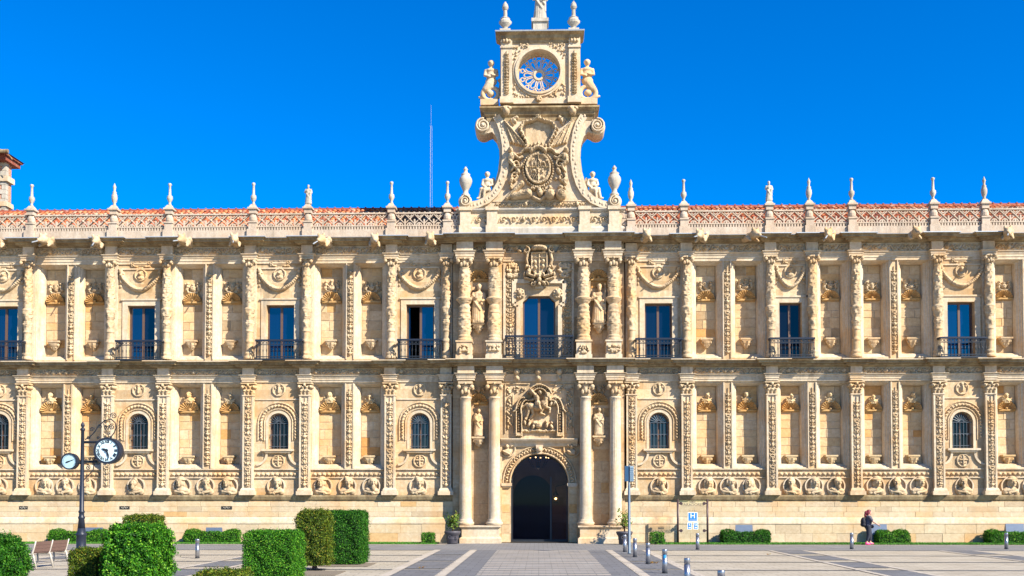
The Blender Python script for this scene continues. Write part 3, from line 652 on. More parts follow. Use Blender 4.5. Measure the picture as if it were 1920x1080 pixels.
# ---- pilasters of the lower storey
def cap_mesh(w):
    h = .58; q = Rel(w*1.75, h, .02); hw = w*.5
    q.plate((np.abs(q.X) < hw*(1+.35*q.Z/h))&(q.Z < h*.84), .20)
    for n_, zb, lz, hh in ((3,.02,.24,.27),(2,.16,.27,.30)):
        for i in range(n_):
            x = (i-(n_-1)/2)*w*.40
            q.stroke([(x,zb),(x,zb+lz*.7)], .05, .07, .07, base=hh-.06); q.ell(x, zb+lz*.75, .075, .05, .12, 0, hh-.05); q.ell(x-.05, zb+lz*.4, .035, .06, .06, .5, hh-.06); q.ell(x+.05, zb+lz*.4, .035, .06, .06, -.5, hh-.06)
    q.mirror()
    for sg in (-1,1):
        q.stroke([(sg*.05,h*.48),(sg*hw*.75,h*.72)], .03, .08, .04, base=.24); q.ell(sg*hw*1.22, h*.66, .095, .095, .10, 0, .24); q.ell(sg*hw*1.22, h*.66, .045, .045, .06, 0, .33)
    q.plate((q.Z > h*.86)&(np.abs(q.X) < w*.80), .36); q.ell(0, h*.80, .07, .08, .10, 0, .30)
    return q.mesh('capital', M_carv)
capL = cap_mesh(.46)
zc0, zc1, zp0 = zl(740,-.25), zl(717.5,-.25), zl(915,-.25)
for i, px in enumerate(LC+LCR):
    x = L(px); w = .26; p = MB(); p.box(x-w, x-.175, -.25, .02, zp0, zc0); p.box(x+.175, x+w, -.25, .02, zp0, zc0); p.box(x-.175, x+.175, -.20, .02, zp0, zc0); p.box(x-w-.03, x+w+.03, -.28, .02, zc0-.06, zc0-.005)
    o = p.build('pilaster', M_trim, B); obj('carved_strip', strips_lp[i%4], o, (x, -.20, zp0+.02)); obj('capital', capL, o, (x, -.0, zc0), scale=(1,1,(zc1-zc0)/.58))
    b_ = MB(); b_.frus(x, -.13, zp0-.10, zp0, w+.07, .20, w+.02, .15); b_.box(x-w-.07, x+w+.07, -.34, .02, zp0-.16, zp0-.10); b_.box(x-w-.12, x+w+.12, -.38, .02, Z_PL-.005, zp0-.16); b_.build('base', M_trim, o)

# ---- candelabra columns of the upper storey
def ornate_shaft(prof, seed, n=36):
    """turned candelabra shaft overlaid with carved leaves, swags and little heads"""
    rg = np.random.RandomState(seed); zs = [p[1] for p in prof]; rs = [p[0] for p in prof]; fl = [p[2] for p in prof]
    Z = np.linspace(zs[0], zs[-1], 170); Rr = np.interp(Z, zs, rs); K = np.interp(Z, zs, fl); Aa = np.linspace(0, 2*math.pi, n, endpoint=False)
    AA, ZZ = np.meshgrid(Aa, Z); F = np.zeros_like(AA); r0 = float(np.mean(rs))
    zz = zs[0]+.05
    while zz < zs[-1]-.05:
        m = rg.choice([4, 5, 6]); ph = rg.uniform(0, 6.28); kind = rg.randint(3); hz = rg.uniform(.10, .20)
        for k in range(m):
            a0 = ph+2*math.pi*k/m; da = (AA-a0+math.pi) % (2*math.pi)-math.pi; dx = da*r0; dz = ZZ-zz
            if kind == 0: d = (dx/.075)**2+((dz)/(hz*.5))**2
            elif kind == 1: d = ((dx-.5*dz)/.05)**2+(dz/(hz*.6))**2
            else: d = np.minimum((dx/.05)**2+((dz-.03)/.06)**2, (dx/.10)**2+((dz+.05)/.03)**2)
            F = np.maximum(F, np.clip(1-d, 0, 1)**.35)
        zz += hz
    RR = Rr[:,None]*(1-.04*K[:,None])+(.055*K[:,None])*F; V = np.stack([RR*np.cos(AA), RR*np.sin(AA), ZZ], -1).reshape(-1, 3); m = len(Z)
    mb = MB(); mb.add([tuple(v) for v in V], [(j*n+i, j*n+(i+1)%n, (j+1)*n+(i+1)%n, (j+1)*n+i) for j in range(m-1) for i in range(n)]+[tuple(range(n-1,-1,-1)), tuple(range((m-1)*n, m*n))])
    return mb.mesh('column', M_carv, True)
zu_c1, zu_c0, zu_b = zl(486,-.2), zl(503,-.2), zl(673.5,-.2)
HC = zu_c0-zu_b; fz = lambda py: (673.5-py)/(673.5-503)*HC
prof_u = [(.27,0,0),(.27,.10,0),(.22,.16,0),(.24,.28,.3),(.19,.36,0),(.185,fz(645),.1),(.22,fz(641),0),(.17,fz(636),0),(.17,fz(624),0),(.21,fz(622),0),(.16,fz(617),.3),(.20,fz(606),.9),(.15,fz(600),.4),(.21,fz(592),1),(.24,fz(584),.8),(.26,fz(580),.3),(.20,fz(577),.1),(.21,fz(560),1),(.19,fz(545),1),(.205,fz(543),.1),(.185,fz(540),1),(.165,fz(515),1),(.16,fz(507),.3),(.19,HC,.1)]
colu = [ornate_shaft(prof_u, k) for k in range(3)]
def col_cap(w, h):
    q = MB(); q.lathe([(w*.42,0),(w*.46,h*.15),(w*.5,h*.45),(w*.66,h*.8)], 0, 0, 14, lambda a, z: 1+.08*math.cos(8*a)); q.box(-w*.82,w*.82,-w*.82,w*.6,h*.84,h)
    for sx in (-1,1): q.sphere((sx*w*.76,-w*.7,h*.64), w*.26, 8, 6); q.sphere((sx*w*.80,-w*.1,h*.55), w*.2, 8, 6); q.sphere((sx*w*.34,-w*.62,h*.3), w*.2, 8, 6, (1,1,1.4))
    q.sphere((0,-w*.66,h*.4), w*.22, 8, 6, (1,1,1.5)); q.sphere((0,-w*.8,h*.86), w*.16, 8, 6); return q.mesh('capital', M_carv, False)
capU = col_cap(.34, zu_c1-zu_c0)
for i, px in enumerate(UC+UCR):
    x = U(px); o = obj('column', colu[i%3], B, (x, -.26, zu_b)); obj('capital', capU, o, (0,0,HC))
    pb = MB(); pb.box(x-.27, x+.27, -.10, .02, zu_b, zu_c1); pb.build('backing_pilaster', M_trim, B)

# ---- entablatures (mouldings broken forward over every support)
def path_for(breaks, half, base, fwd, cen=None):
    iv = [(x-half, x+half, base-fwd) for x in breaks if not cen or not (cen[0] < x < cen[1])]
    pts = [(XL, base)]; segs = sorted(iv)
    if cen:
        inn = sorted((x-cen[4], x+cen[4], cen[3]) for x in cen[5]); segs = sorted(segs+[(cen[0], cen[1], 'C')], key=lambda t: t[0])
    cur = base
    for s_ in segs:
        if s_[2] == 'C':
            pts += [(s_[0], base), (s_[0], cen[2])]
            for (a, b_, y) in inn: pts += [(a, cen[2]), (a, y), (b_, y), (b_, cen[2])]
            pts += [(s_[1], cen[2]), (s_[1], base)]
        else: pts += [(s_[0], base), (s_[0], s_[2]), (s_[1], s_[2]), (s_[1], base)]
    pts.append((XR, base)); return pts
cen_u = (CX0, CX1, YC-.06, YC-.62, .42, [A(p, 480, -.9)[0] for p in UPC]); cen_l = (CX0, CX1, YC-.06, YC-.66, .42, [A(p, 710, -.9)[0] for p in LPC])
def entab(zA0, zA1, zF1, zC1, proj, breaks, cen, nm):
    pth = path_for(breaks, .30, -.06, .26, cen); h = zA1-zA0
    MB().sweep(pth, [(-.1,zA0),(0,zA0),(0,zA0+h*.3),(.03,zA0+h*.32),(.03,zA0+h*.62),(.06,zA0+h*.65),(.06,zA0+h*.82),(.13,zA0+h*.95),(.13,zA1),(-.02,zA1)]).build('architrave', M_trim, B)
    MB().sweep(pth, [(-.02,zA1),(-.02,zF1)]).build('frieze', M_trim, B)
    g = zC1-zF1; e2 = cen[5]; pr = [((e2[0]+e2[1])/2),((e2[2]+e2[3])/2)]; sd_ = sorted(breaks, key=lambda x: min(abs(x-CX0), abs(x-CX1)))[:2]
    pth = path_for([x for x in breaks if x not in sd_], .30, -.06, .26, (min(sd_)-.30, max(sd_)+.30, YC-.28, YC-.52, (e2[1]-e2[0])/2+.42, pr))
    MB().sweep(pth, [(-.02,zF1),(.10,zF1),(.13,zF1+g*.10),(.24,zF1+g*.16),(.25,zF1+g*.34),(.45*proj,zF1+g*.40),(.80*proj,zF1+g*.44),(.80*proj,zF1+g*.66),(.86*proj,zF1+g*.70),(.95*proj,zF1+g*.92),(proj,zF1+g*.95),(proj,zC1-.012)]).build('cornice', M_corn, B)
    MB().sweep(pth, [(proj+.012,zC1-.04),(proj+.012,zC1),(-.35,zC1+.03)]).build('cornice_cap', M_lead if nm == 'u' else M_trim, B)
entab(z_ua0, z_ua1, z_uf1, z_top, .58, [U(p) for p in UC+UCR], cen_u, 'u')
entab(z_la0, z_la1, z_mf1, z_mid, .52, [L(p) for p in LC+LCR], cen_l, 'l')
def rinceau(w, h, seed):
    r = random.Random(seed); q = Rel(w, h, .022); n = max(1, int(round(w/(h*1.15)))); u = w/n; sg = 1
    for i in range(n):
        x = -w/2+u*(i+.5); q.spiral(x, h/2, h*.36, 1.35, r.uniform(0,.6)+(0 if sg > 0 else math.pi), .03, .085, sg); q.ell(x, h/2, .05, .05, .10)
        q.stroke([(x-u/2,h/2-sg*h*.3),(x-u*.2,h/2+sg*h*.38)], .028, .07); q.ell(x+u*.42, h*.5+sg*h*.25, .055, .035, .075, r.uniform(-1,1)); q.ell(x+u*.40, h*.5-sg*h*.28, .05, .04, .075, r.uniform(-1,1)); sg = -sg
        if r.random() < .25: q.ell(x, h*.55, .09, .12, .13); q.ell(x, h*.85, .05, .05, .11)
    return q.rough(.2, seed).mesh('frieze_carving', M_carv)
def frieze_set(cols, z0, z1):
    xs = sorted(cols)
    for i, (a, b_) in enumerate(zip(xs, xs[1:])):
        if a < CX0 < b_ or b_-a > 6: continue
        w = b_-a-.7
        obj('frieze_carving', rinceau(w, z1-z0-.06, i*7+int(z0*10)), B, ((a+b_)/2, -.045, z0+.02))
frieze_set([U(p) for p in UC], z_ua1, z_uf1); frieze_set([U(p) for p in UCR], z_ua1, z_uf1); frieze_set([L(p) for p in LC], z_la1, z_mf1); frieze_set([L(p) for p in LCR], z_la1, z_mf1)

# ---- base course and plinth of ashlar
bp = path_for([L(p) for p in LC+LCR], .33, -.02, .30, (CX0-.0, CX1+.0, YC+.02, YC+.01, .1, []))
def side_only(pth, lo): return [p for p in pth if (p[0] <= CX0+1e-6 if lo else p[0] >= CX1-1e-6)]
for lo in (True, False):
    pth = side_only(bp, lo); pth = [p for p in pth if p[1] > YC+.05]
    MB().sweep(pth, [(-.02,Z_BASE-.12),(.03,Z_BASE-.12),(.05,Z_BASE),(.10,Z_BASE+.03),(.16,Z_PL-.08),(.16,Z_PL),(-.1,Z_PL+.002)]).build('base_course', M_corn, B)
z_st1, z_st0 = zl(969,-.1), zl(982,-.15); core = MB(); blocks = []
for x0, x1 in ((XL, CX0), (CX1, XR)):
    core.box(x0, x1, -.06, .3, -.3, Z_BASE-.05); core.box(x0, x1, -.16, -.05, -.3, z_st0-.02)
    MB().sweep([(x0,-.10),(x1,-.10)], [(-.03,z_st1),(.02,z_st1-.03),(.06,z_st1-.10),(.11,z_st0+.06),(.11,z_st0),(0,z_st0)]).build('plinth_moulding', M_trim, B)
    for (za, zb, yf, n) in ((z_st1, Z_BASE-.07, -.09, 3), (0.0, z_st0, -.19, 2)):
        for k in range(n):
            z0_, z1_ = za+(zb-za)*k/n, za+(zb-za)*(k+1)/n; x = x0-random.random()*.5
            while x < x1:
                w = random.uniform(.75, 1.5); a, b_ = max(x, x0), min(x+w, x1)
                if b_-a > .08: blocks.append((a, b_, z0_, z1_, yf))
                x += w
core.build('plinth', M_wall, B)
base_block = MB(); g = .006; base_block.add([(-.5,.05,-.5),(.5,.05,-.5),(.5,.05,.5),(-.5,.05,.5),(-.5,.008,-.5),(.5,.008,-.5),(.5,.008,.5),(-.5,.008,.5),(-.492,0,-.485),(.492,0,-.485),(.492,0,.485),(-.492,0,.485)],
    [(0,1,5,4),(1,2,6,5),(2,3,7,6),(3,0,4,7),(4,5,9,8),(5,6,10,9),(6,7,11,10),(7,4,8,11),(8,9,10,11)])
bm_ = base_block.mesh('stone', M_block)
vents = [(36,52,949,955),(224,243,949,955),(415,435,949,955)]
for i, (a, b_, z0_, z1_, yf) in enumerate(sorted(blocks, key=lambda q: -((q[1]-q[0])*(1 if abs((q[0]+q[1])/2) < 26 else .01)))):
    if i < 300: obj('stone', bm_, B, ((a+b_)/2, yf+random.uniform(-.008,.008), (z0_+z1_)/2), scale=(b_-a-g, 1, z1_-z0_-g))
    else: add_stone(a, b_, z0_, z1_, yf, .05)
for v in vents:
    x0, z1_ = A(v[0], v[2], -.1); x1, z0_ = A(v[1], v[3], -.1)
    o = MB().box(x0, x1, -.105, -.05, z0_, z1_).build('vent', M_dark, B); t = MB(); xm = (x0+x1)/2
    for sg in (-1,1): t.tube([(xm,-.115,z1_-.03),(xm+sg*.06,-.115,z0_+.05),(xm+sg*.16,-.115,z0_+.09)], .014, 5)
    t.build('grating', M_grey, o)
# ================================================================== portal (projecting middle part)
PC = 1011.5
xd, zds = A(PC, 905, YC)[0], A(PC, 905, YC)[1]; hd = 54.5*(50.65/F_PX)
pw = MB()
lp = arch_loop(xd, hd, -.02, zds, 28)
holed(pw, CX0, CX1, -.3, z_la1, lp, YC); reveal(pw, [(lp,YC),(lp,YC+1.15)])
cw0, cz1 = A(980, 555, YC); cw1, cz0 = A(1041.5, 673.5, YC); nt_ = .30
wl = [(cw0,cz0),(cw1,cz0),(cw1,cz1-nt_),(cw1-nt_*.55,cz1-nt_*.55),(cw1-nt_,cz1),(cw0+nt_,cz1),(cw0+nt_*.55,cz1-nt_*.55),(cw0,cz1-nt_)]
holed(pw, CX0, CX1, z_la1, z_top+.1, wl, YC); reveal(pw, [(wl,YC),(wl,YC+.5)])
for xx in (CX0, CX1): pw.add([(xx,YC,-.3),(xx,.3,-.3),(xx,.3,z_top),(xx,YC,z_top)], [(0,1,2,3)])
pw.build('portal_wall', M_wall, B, fix=False)
window_unit(cw0+.003, cw1-.003, cz0+.003, cz1-.003, YC+.26, pm=(M_pane, M_pane2))
balcony(A(948, 650, -1.0)[0], A(1073, 650, -1.0)[0], zl(673.5,-1.0)+.02, zl(630,-1.0), 1.0, True)
# lugged frame of the portal window
def pA(px, py): return A(px, py, YC)
fr = MB(); 
outl = [(964,528),(996,528),(1003,538),(1019,538),(1026,528),(1058,528),(1058,570),(1050,573),(1050,673)]
for a, b_ in zip(outl, outl[1:]): fr.bar(pA(*a), pA(*b_), .20, YC-.12, YC+.02)
for a, b_ in (((964,528),(964,570)),((964,570),(972,573)),((972,573),(972,673))): fr.bar(pA(*a), pA(*b_), .20, YC-.12-.002, YC+.02)
fr.build('window_surround', M_trim, B)
for px in (974, 1046):
    q = Rel(.62,.62,.022,z0=-.31); q.ell(0,0,.28,.28,.14); q.ell(0,.03,.13,.16,.26); 
    for k in range(9): a = k*.7; q.ell(.2*math.cos(a), .2*math.sin(a), .06,.06,.17)
    x, z = pA(px, 551); obj('lion_head', q.mesh('lion_head', M_carv), B, (x, YC, z))
# walls between the columns: visible courses of stone
for a, b_ in ((884,916),(1108,1142)):
    x0, x1 = A(a,830,YC)[0], A(b_,830,YC)[0]; courses(x0, x1, zl(983,YC), zl(745,YC), YC-.012, .5, .8, 1)
    x0, x1 = A(a,580,YC)[0], A(b_,580,YC)[0]; courses(x0, x1, zl(640,YC), zl(505,YC), YC-.012, .5, .8)
for a, b_ in ((940,956),(1067,1082)): courses(A(a,950,YC)[0], A(b_,950,YC)[0], 0, zl(910,YC), YC-.012, .5, .9, 1)
# archivolt of the door
q = Rel(2*hd+1.0, hd+.5, .022); d = np.hypot(q.X, q.Z); ri, ro = hd+.03, hd+.36
q.H = np.where((np.abs(d-ri) < .035)|(np.abs(d-ro) < .035), .10, q.H)
for i in range(33):
    a = math.pi*(i+.5)/33; rm = (ri+ro)/2; q.ell(rm*math.cos(a), rm*math.sin(a), .085, .05, .12, a+.5*(-1)**i); q.ell((rm+.07)*math.cos(a+.045), (rm+.07)*math.sin(a+.045), .04, .04, .09)
o = obj('carved_archivolt', q.mesh('carved_archivolt', M_carv), B, (xd, YC, zds))
k_ = MB(); k_.frus(xd, YC-.12, zds+hd-.02, zds+hd+.42, .12, .14, .18, .16); k_.sphere((xd,YC-.28,zds+hd+.2), .13, 8, 6); k_.build('keystone', M_trim, o).parent = B
for sg in (-1, 1):
    im = MB(); x0 = xd+sg*(hd-.06); x1 = xd+sg*(hd+.44); a, b_ = min(x0,x1), max(x0,x1); im.box(a, b_, YC-.16, YC+.3, zds-.16, zds-.02); im.box(a+.04, b_-.04, YC-.12, YC+.3, zds-.22, zds-.16); im.build('impost', M_trim, B)
sh0, zsh1 = A(939, 822, YC-.4); sh1, zsh0 = A(1083, 833, YC-.4)
MB().sweep([(sh0,YC),(sh1,YC)], [(0,zsh0-.1),(.12,zsh0-.08),(.18,zsh0+.06),(.34,zsh1-.10),(.38,zsh1-.04),(.38,zsh1),(0,zsh1+.03)]).build('shelf_moulding', M_trim, B)
for px in (951, 1072):                                             # spandrel medallions with figures
    x, z = pA(px, 842); q = Rel(.9,.9,.022,z0=-.45); dd = np.hypot(q.X, q.Z); q.plate(dd < .36, .03); q.H = np.maximum(q.H, np.where(np.abs(dd-.38) < .04, .1, 0))
    q.ell(0,.12,.10,.12,.24); q.ell(0,-.14,.22,.18,.2); q.stroke([(-.2,-.1),(.1,-.25)], .06, .22); obj('spandrel_medallion', q.mesh('spandrel_medallion', M_carv), B, (x, YC, z))
for px, sg in ((976,1),(1050,-1)):
    x, z = pA(px, 835); q = Rel(1.0,.6,.022); q.ell(0,.32,.2,.1,.15,.3*sg); q.ell(.2*sg,.42,.1,.1,.17); q.stroke([(-.45*sg,.1),(-.15*sg,.35),(.1*sg,.25),(.4*sg,.45)], .07, .14); q.spiral(-.3*sg,.4,.12,1.2,0,.03,.1); obj('spandrel_relief', q.rough(.3,2).mesh('spandrel_relief', M_carv), B, (x, YC, z-.15))
# equestrian relief over the door
x0, zt0 = A(945, 818, YC); x1, zt1 = A(1078, 716, YC); xt = (x0+x1)/2; W_, H_ = x1-x0, zt1-zt0
def tp(px, py): a, c = A(px, py, YC); return (a-xt, c-zt0)
q = Rel(W_, H_, .022)
def E(px, py, rx, ry, h, rot=0): c = tp(px, py); q.ell(c[0], c[1], rx*PXM, ry*PXM, h, rot)
def S(pts, r, h, r1=None): q.stroke([tp(*p) for p in pts], r*PXM, h, None if r1 is None else r1*PXM)
E(995,762,9,7.5,.34,.1); E(1008,764,10,7,.34); E(1020,758,7.5,8.5,.36,.5); S([(1022,758),(1024,745),(1028,740)], 5.5, .36, 4.5); E(1026,742,4,6.5,.36,.2); E(1030,748,3,5,.34,-.4)   # horse trunk, neck, head
S([(992,766),(990,776),(986,787)], 4, .28, 2.4); S([(998,768),(999,776),(994,784)], 3.6, .24, 2.4); S([(1023,764),(1031,766),(1030,774)], 3, .28, 2); S([(1019,766),(1013,775),(1021,778)], 3, .24, 2); S([(988,758),(980,764),(978,758)], 3.4, .24, 1.6)
E(1006,746,5,9,.42,.25); E(1012,737,3.6,4.2,.44); S([(1004,742),(998,736),(996,733)], 2.8, .4); E(997,736,5,4.5,.32); E(1008,757,6,7,.42); S([(1010,757),(1013,768)], 3, .42); S([(1000,750),(990,752)], 3, .3, 2)
for (a, b_) in ((1033,758),(1040,756),(992,796),(1000,800),(1025,798),(1034,800),(984,793)):
    E(a, b_, 3, 5.5, .24, random.uniform(-.6,.6)); E(a+random.uniform(-2,2), b_-7, 2.4, 2.6, .25)
E(1010,797,7,6.5,.26,.3); E(1003,793,5,4,.24)
for i in range(22): E(978+3.05*i, 808+random.uniform(-1.5,1.5), random.uniform(2,3.5), random.uniform(2,3), .15, random.uniform(-1,1))
for sg in (-1, 1):                                                  # frame piers, lobed arch and side strips
    c = 1011.5
    for xo in (33.5, 43.5): S([(c+sg*xo,815),(c+sg*xo,772)], 1.5, .22)
    for k in range(7): E(c+sg*38.5, 776+5.2*k, 2.8, 2.2, .16, k)
    q.plate((np.abs(q.X-tp(c+sg*38.5,800)[0]) < 6.5*PXM)&(q.Z < tp(0,813)[1]), .28)
    S([(c+sg*(39+9*math.cos(t)), 772-0) if t == 0 else (c+sg*(30+14*math.cos(t)), 772-26*math.sin(t)) for t in np.linspace(0,1.75,10)], 1.8, .24)
    S([(c+sg*(24+11*math.cos(t)), 770-19*math.sin(t)) for t in np.linspace(-.3,1.9,10)], 1.8, .24)
    S([(c+sg*(23*math.cos(t)), 745-23*math.sin(t)) for t in np.linspace(.35,1.571,9)], 1.8, .24); S([(c+sg*(15*math.cos(t)), 745-16*math.sin(t)) for t in np.linspace(.2,1.571,9)], 1.6, .22)
    for t in np.linspace(0,1.6,9): E(c+sg*(27+13*math.cos(t)), 771-22*math.sin(t), 2.2, 1.8, .17, t)
    for t in np.linspace(.4,1.57,6): E(c+sg*19*math.cos(t), 745-19.5*math.sin(t), 2.2, 1.8, .17, t)
    for k in range(26): E(c+sg*(52+random.uniform(0,9)), 728+3.0*k, random.uniform(1.6,3), random.uniform(1.4,2.4), .11, random.uniform(-1.5,1.5))
    S([(c+sg*64.5,812),(c+sg*64.5,720)], .9, .07); S([(c+sg*50,740),(c+sg*50,812)], .9, .07); S([(c+sg*64.5,720),(c+sg*20,720)], .9, .07)
    for k in range(12): E(c+sg*(30+random.uniform(-4,18)), 722+random.uniform(0,14), random.uniform(1.6,3), 1.6, .10, random.uniform(-1.5,1.5))
q.H *= 1.1
obj('equestrian_relief', q.rough(.16,5).mesh('equestrian_relief', M_carv), B, (xt, YC, zt0))
# carved side bands and coat of arms round the portal window
for px in (956.5, 1063.5):
    x = A(px, 580, YC)[0]; z0_ = zl(668,YC); o = obj('carved_strip', strip_mesh(int(px), zl(500,YC)-z0_, .46), B, (x, YC, z0_))
    for k in range(3): q = Rel(.8,.85,.022); [q.ell(random.uniform(-.3,.3), random.uniform(.1,.75), random.uniform(.05,.12), random.uniform(.05,.12), .15) for _ in range(22)]
    obj('carved_panel', q.mirror().mesh('carved_panel', M_carv), B, (x+(.12 if px < 1000 else -.12), YC, zl(526,YC)))
for px in (946, 1074):
    x = A(px, 580, YC)[0]; MB().box(x-.06, x+.06, YC-.1, YC+.02, zl(673.5,YC), zl(496,YC)).build('edge_moulding', M_trim, B)
xa_, za0 = A(1011, 536, YC-.3); q = Rel(2.3, zl(455,-.5)-za0, .022); hh = zl(455,-.5)-za0
q.plate((np.abs(q.X) < .37)&(q.Z > .85)&(q.Z < 1.62), .17); q.plate((np.abs(q.X) < .37)&(q.Z > .62)&(q.Z <= .85)&((q.X/.37)**2+((q.Z-.85)/.25)**2 < 1), .17)
q.stroke([(-.37,.8),(-.37,1.62),(.37,1.62),(.37,.8)], .04, .24); q.stroke([(0,.65),(0,1.6)], .025, .22); q.stroke([(-.37,1.38),(.37,1.38)], .025, .22)
for (x, z) in ((-.2,1.15),(.2,1.2),(.18,.95),(-.18,.9)): q.ell(x, z, .09, .12, .27)
q.ell(0, 1.86, .40, .13, .40); q.ell(-.25,1.80,.15,.1,.34); q.ell(.25,1.80,.15,.1,.34)
for sg in (-1, 1):
    q.spiral(sg*.62, 1.72, .17, 1.3, 1.5, .06, .32, sg); q.stroke([(sg*.55,1.62),(sg*.62,1.3),(sg*.55,1.05)], .09, .27, .06); q.ell(sg*.62,.95,.08,.1,.28); q.ell(sg*.52,.68,.12,.2,.32,sg*.4); q.ell(sg*.50,.92,.085,.09,.32); q.stroke([(sg*.5,.55),(sg*.25,.45),(sg*.2,.6)], .07, .28); q.ell(sg*.72,.6,.06,.12,.2)
    q.ell(sg*.95,1.72,.12,.06,.2,.4*sg); q.stroke([(sg*.7,.42),(sg*.3,.30)], .05, .2); q.spiral(sg*.3, .12, .12, 1.1, 0, .04, .2, sg)
q.ell(0,.30,.12,.14,.32); q.ell(0,.46,.08,.09,.32); q.ell(-.2,.16,.13,.08,.25,.5); q.ell(.2,.16,.13,.08,.25,-.5); q.ell(0,.52,.2,.12,.26); q.ell(0,.08,.1,.1,.28)
q.H *= 1.1
obj('coat_of_arms', q.rough(.16,9).mesh('coat_of_arms', M_carv), B, (xa_, YC-.12, za0))
for a, b_ in ((885,913),(945,978),(1045,1078),(1108,1136)):         # friezes of the middle part
    for zA, zB, yy in ((z_ua1, z_uf1, 470),(z_la1, z_mf1, 700)):
        x0, x1 = A(a,yy,YC)[0], A(b_,yy,YC)[0]; obj('frieze_carving', rinceau(x1-x0, zB-zA-.06, a+yy), B, ((x0+x1)/2, YC-.045, zA+.02))
x0, x1 = A(980,700,YC)[0], A(1044,700,YC)[0]; obj('frieze_carving', rinceau(x1-x0, z_mf1-z_la1-.06, 77), B, ((x0+x1)/2, YC-.045, z_la1+.02))
bracket = blob('bracket', [('e',(0,-.2,.42),(.16,.26,.16)),('e',(0,-.12,.18),(.12,.16,.18)),('e',(0,-.26,.12),(.07,.07,.09)),('c',(-.08,-.2,.2),.05,(-.1,-.2,.0),.03),('c',(.08,-.2,.2),.05,(.1,-.2,.0),.03)], M_carv, .03)
for px in (969, 1009, 1049):
    x, z = A(px, 713, YC-.2); obj('bracket', bracket, B, (x, YC, z))

# big lower columns on their pedestals
zk1, zk0, zb1 = zl(717,-.62), zl(745,-.62), zl(985,-.8)
capB = col_cap(.42, zk1-zk0)
for i, px in enumerate(LPC):
    x = A(px, 850, -.62)[0]; h = zk0-zb1; fl = i in (0, 3)
    prof = [(.40,0),(.40,.07),(.43,.11),(.40,.16),(.34,.20),(.36,.25),(.31,.29)]+[(.30-.045*t, .32+(h-.42)*t) for t in np.linspace(0,1,28)]+[(.285,h-.08),(.29,h-.05),(.26,h)]
    fn = (lambda a, z: 1-(.07*(abs(math.sin(9*a))**.7) if z > h*.5 and z < h-.1 else 0)) if fl else None
    o = MB().lathe(prof, 0, 0, 54 if fl else 28, fn).build('column', M_trim, B, True, (x, -.62, zb1)); obj('capital', capB, o, (0,0,h))
    pb = MB(); pb.box(x-.16, x+.36, YC-.10, YC+.02, zb1, zk1); pb.build('backing_pilaster', M_wall, B)
for a, b_ in ((861,940),(1083,1169)):
    x0, x1 = A(a,1000,-1.0)[0], A(b_,1000,-1.0)[0]
    MB().sweep([(x0+.12,YC),(x0+.12,-1.0),(x1-.12,-1.0),(x1-.12,YC)], [(.10,-.1),(.10,.22),(.05,.27),(0,.30),(0,zb1-.16),(.04,zb1-.13),(.10,zb1-.07),(.10,zb1-.002),(-.9,zb1)]).build('pedestal', M_trim, B)
    MB().box(x0+.2,x1-.2,-.95,YC,zb1-.2,zb1-.003).build('pedestal_top', M_trim, B)
# upper portal columns
zk1u, zk0u, zpd = zl(486,-.6), zl(505,-.6), zl(641,-.6); HP = zk0u-zpd; fp = lambda py: (641-py)/(641-505)*HP
prof_p = [(.36,0,0),(.36,.07,0),(.31,.14,0),(.33,.22,0),(.27,.30,.2),(.30,fp(622),.9),(.31,fp(600),1),(.27,fp(590),.6),(.30,fp(588),0),(.26,fp(584),.5),(.27,fp(578),.8),(.22,fp(573),.2),(.34,fp(566),.9),(.40,fp(562),.5),(.28,fp(559),0),(.27,fp(545),1),(.26,fp(532),1),(.275,fp(530),0),(.25,fp(528),1),(.235,fp(512),1),(.23,fp(508),.2),(.26,HP,0)]
colp = [ornate_shaft(prof_p, 40+k, 32) for k in range(2)]; capP = col_cap(.40, zk1u-zk0u)
for i, px in enumerate(UPC):
    x = A(px, 580, -.60)[0]; o = obj('column', colp[i%2], B, (x, -.60, zpd)); obj('capital', capP, o, (0,0,HP))
    zf = zl(673.5,-.8)-.02; p = MB(); p.box(x-.40, x+.40, -.98, YC, zf, zf+.2); p.box(x-.36, x+.36, -.94, YC, zf+.2, zpd-.08); p.box(x-.41, x+.41, -.99, YC, zpd-.08, zpd-.002); o = p.build('pedestal', M_trim, B)
    q = Rel(.62,.5,.022); [q.ell(random.uniform(-.05,.27), random.uniform(.05,.45), random.uniform(.04,.09), random.uniform(.04,.09), .11) for _ in range(12)]; obj('carved_panel', q.mirror().mesh('carved_panel', M_carv), o, (x, -.94, zf+.21))
    pb = MB(); pb.box(x-.16, x+.36, YC-.10, YC+.02, zpd, zk1u); pb.build('backing_pilaster', M_wall, B)
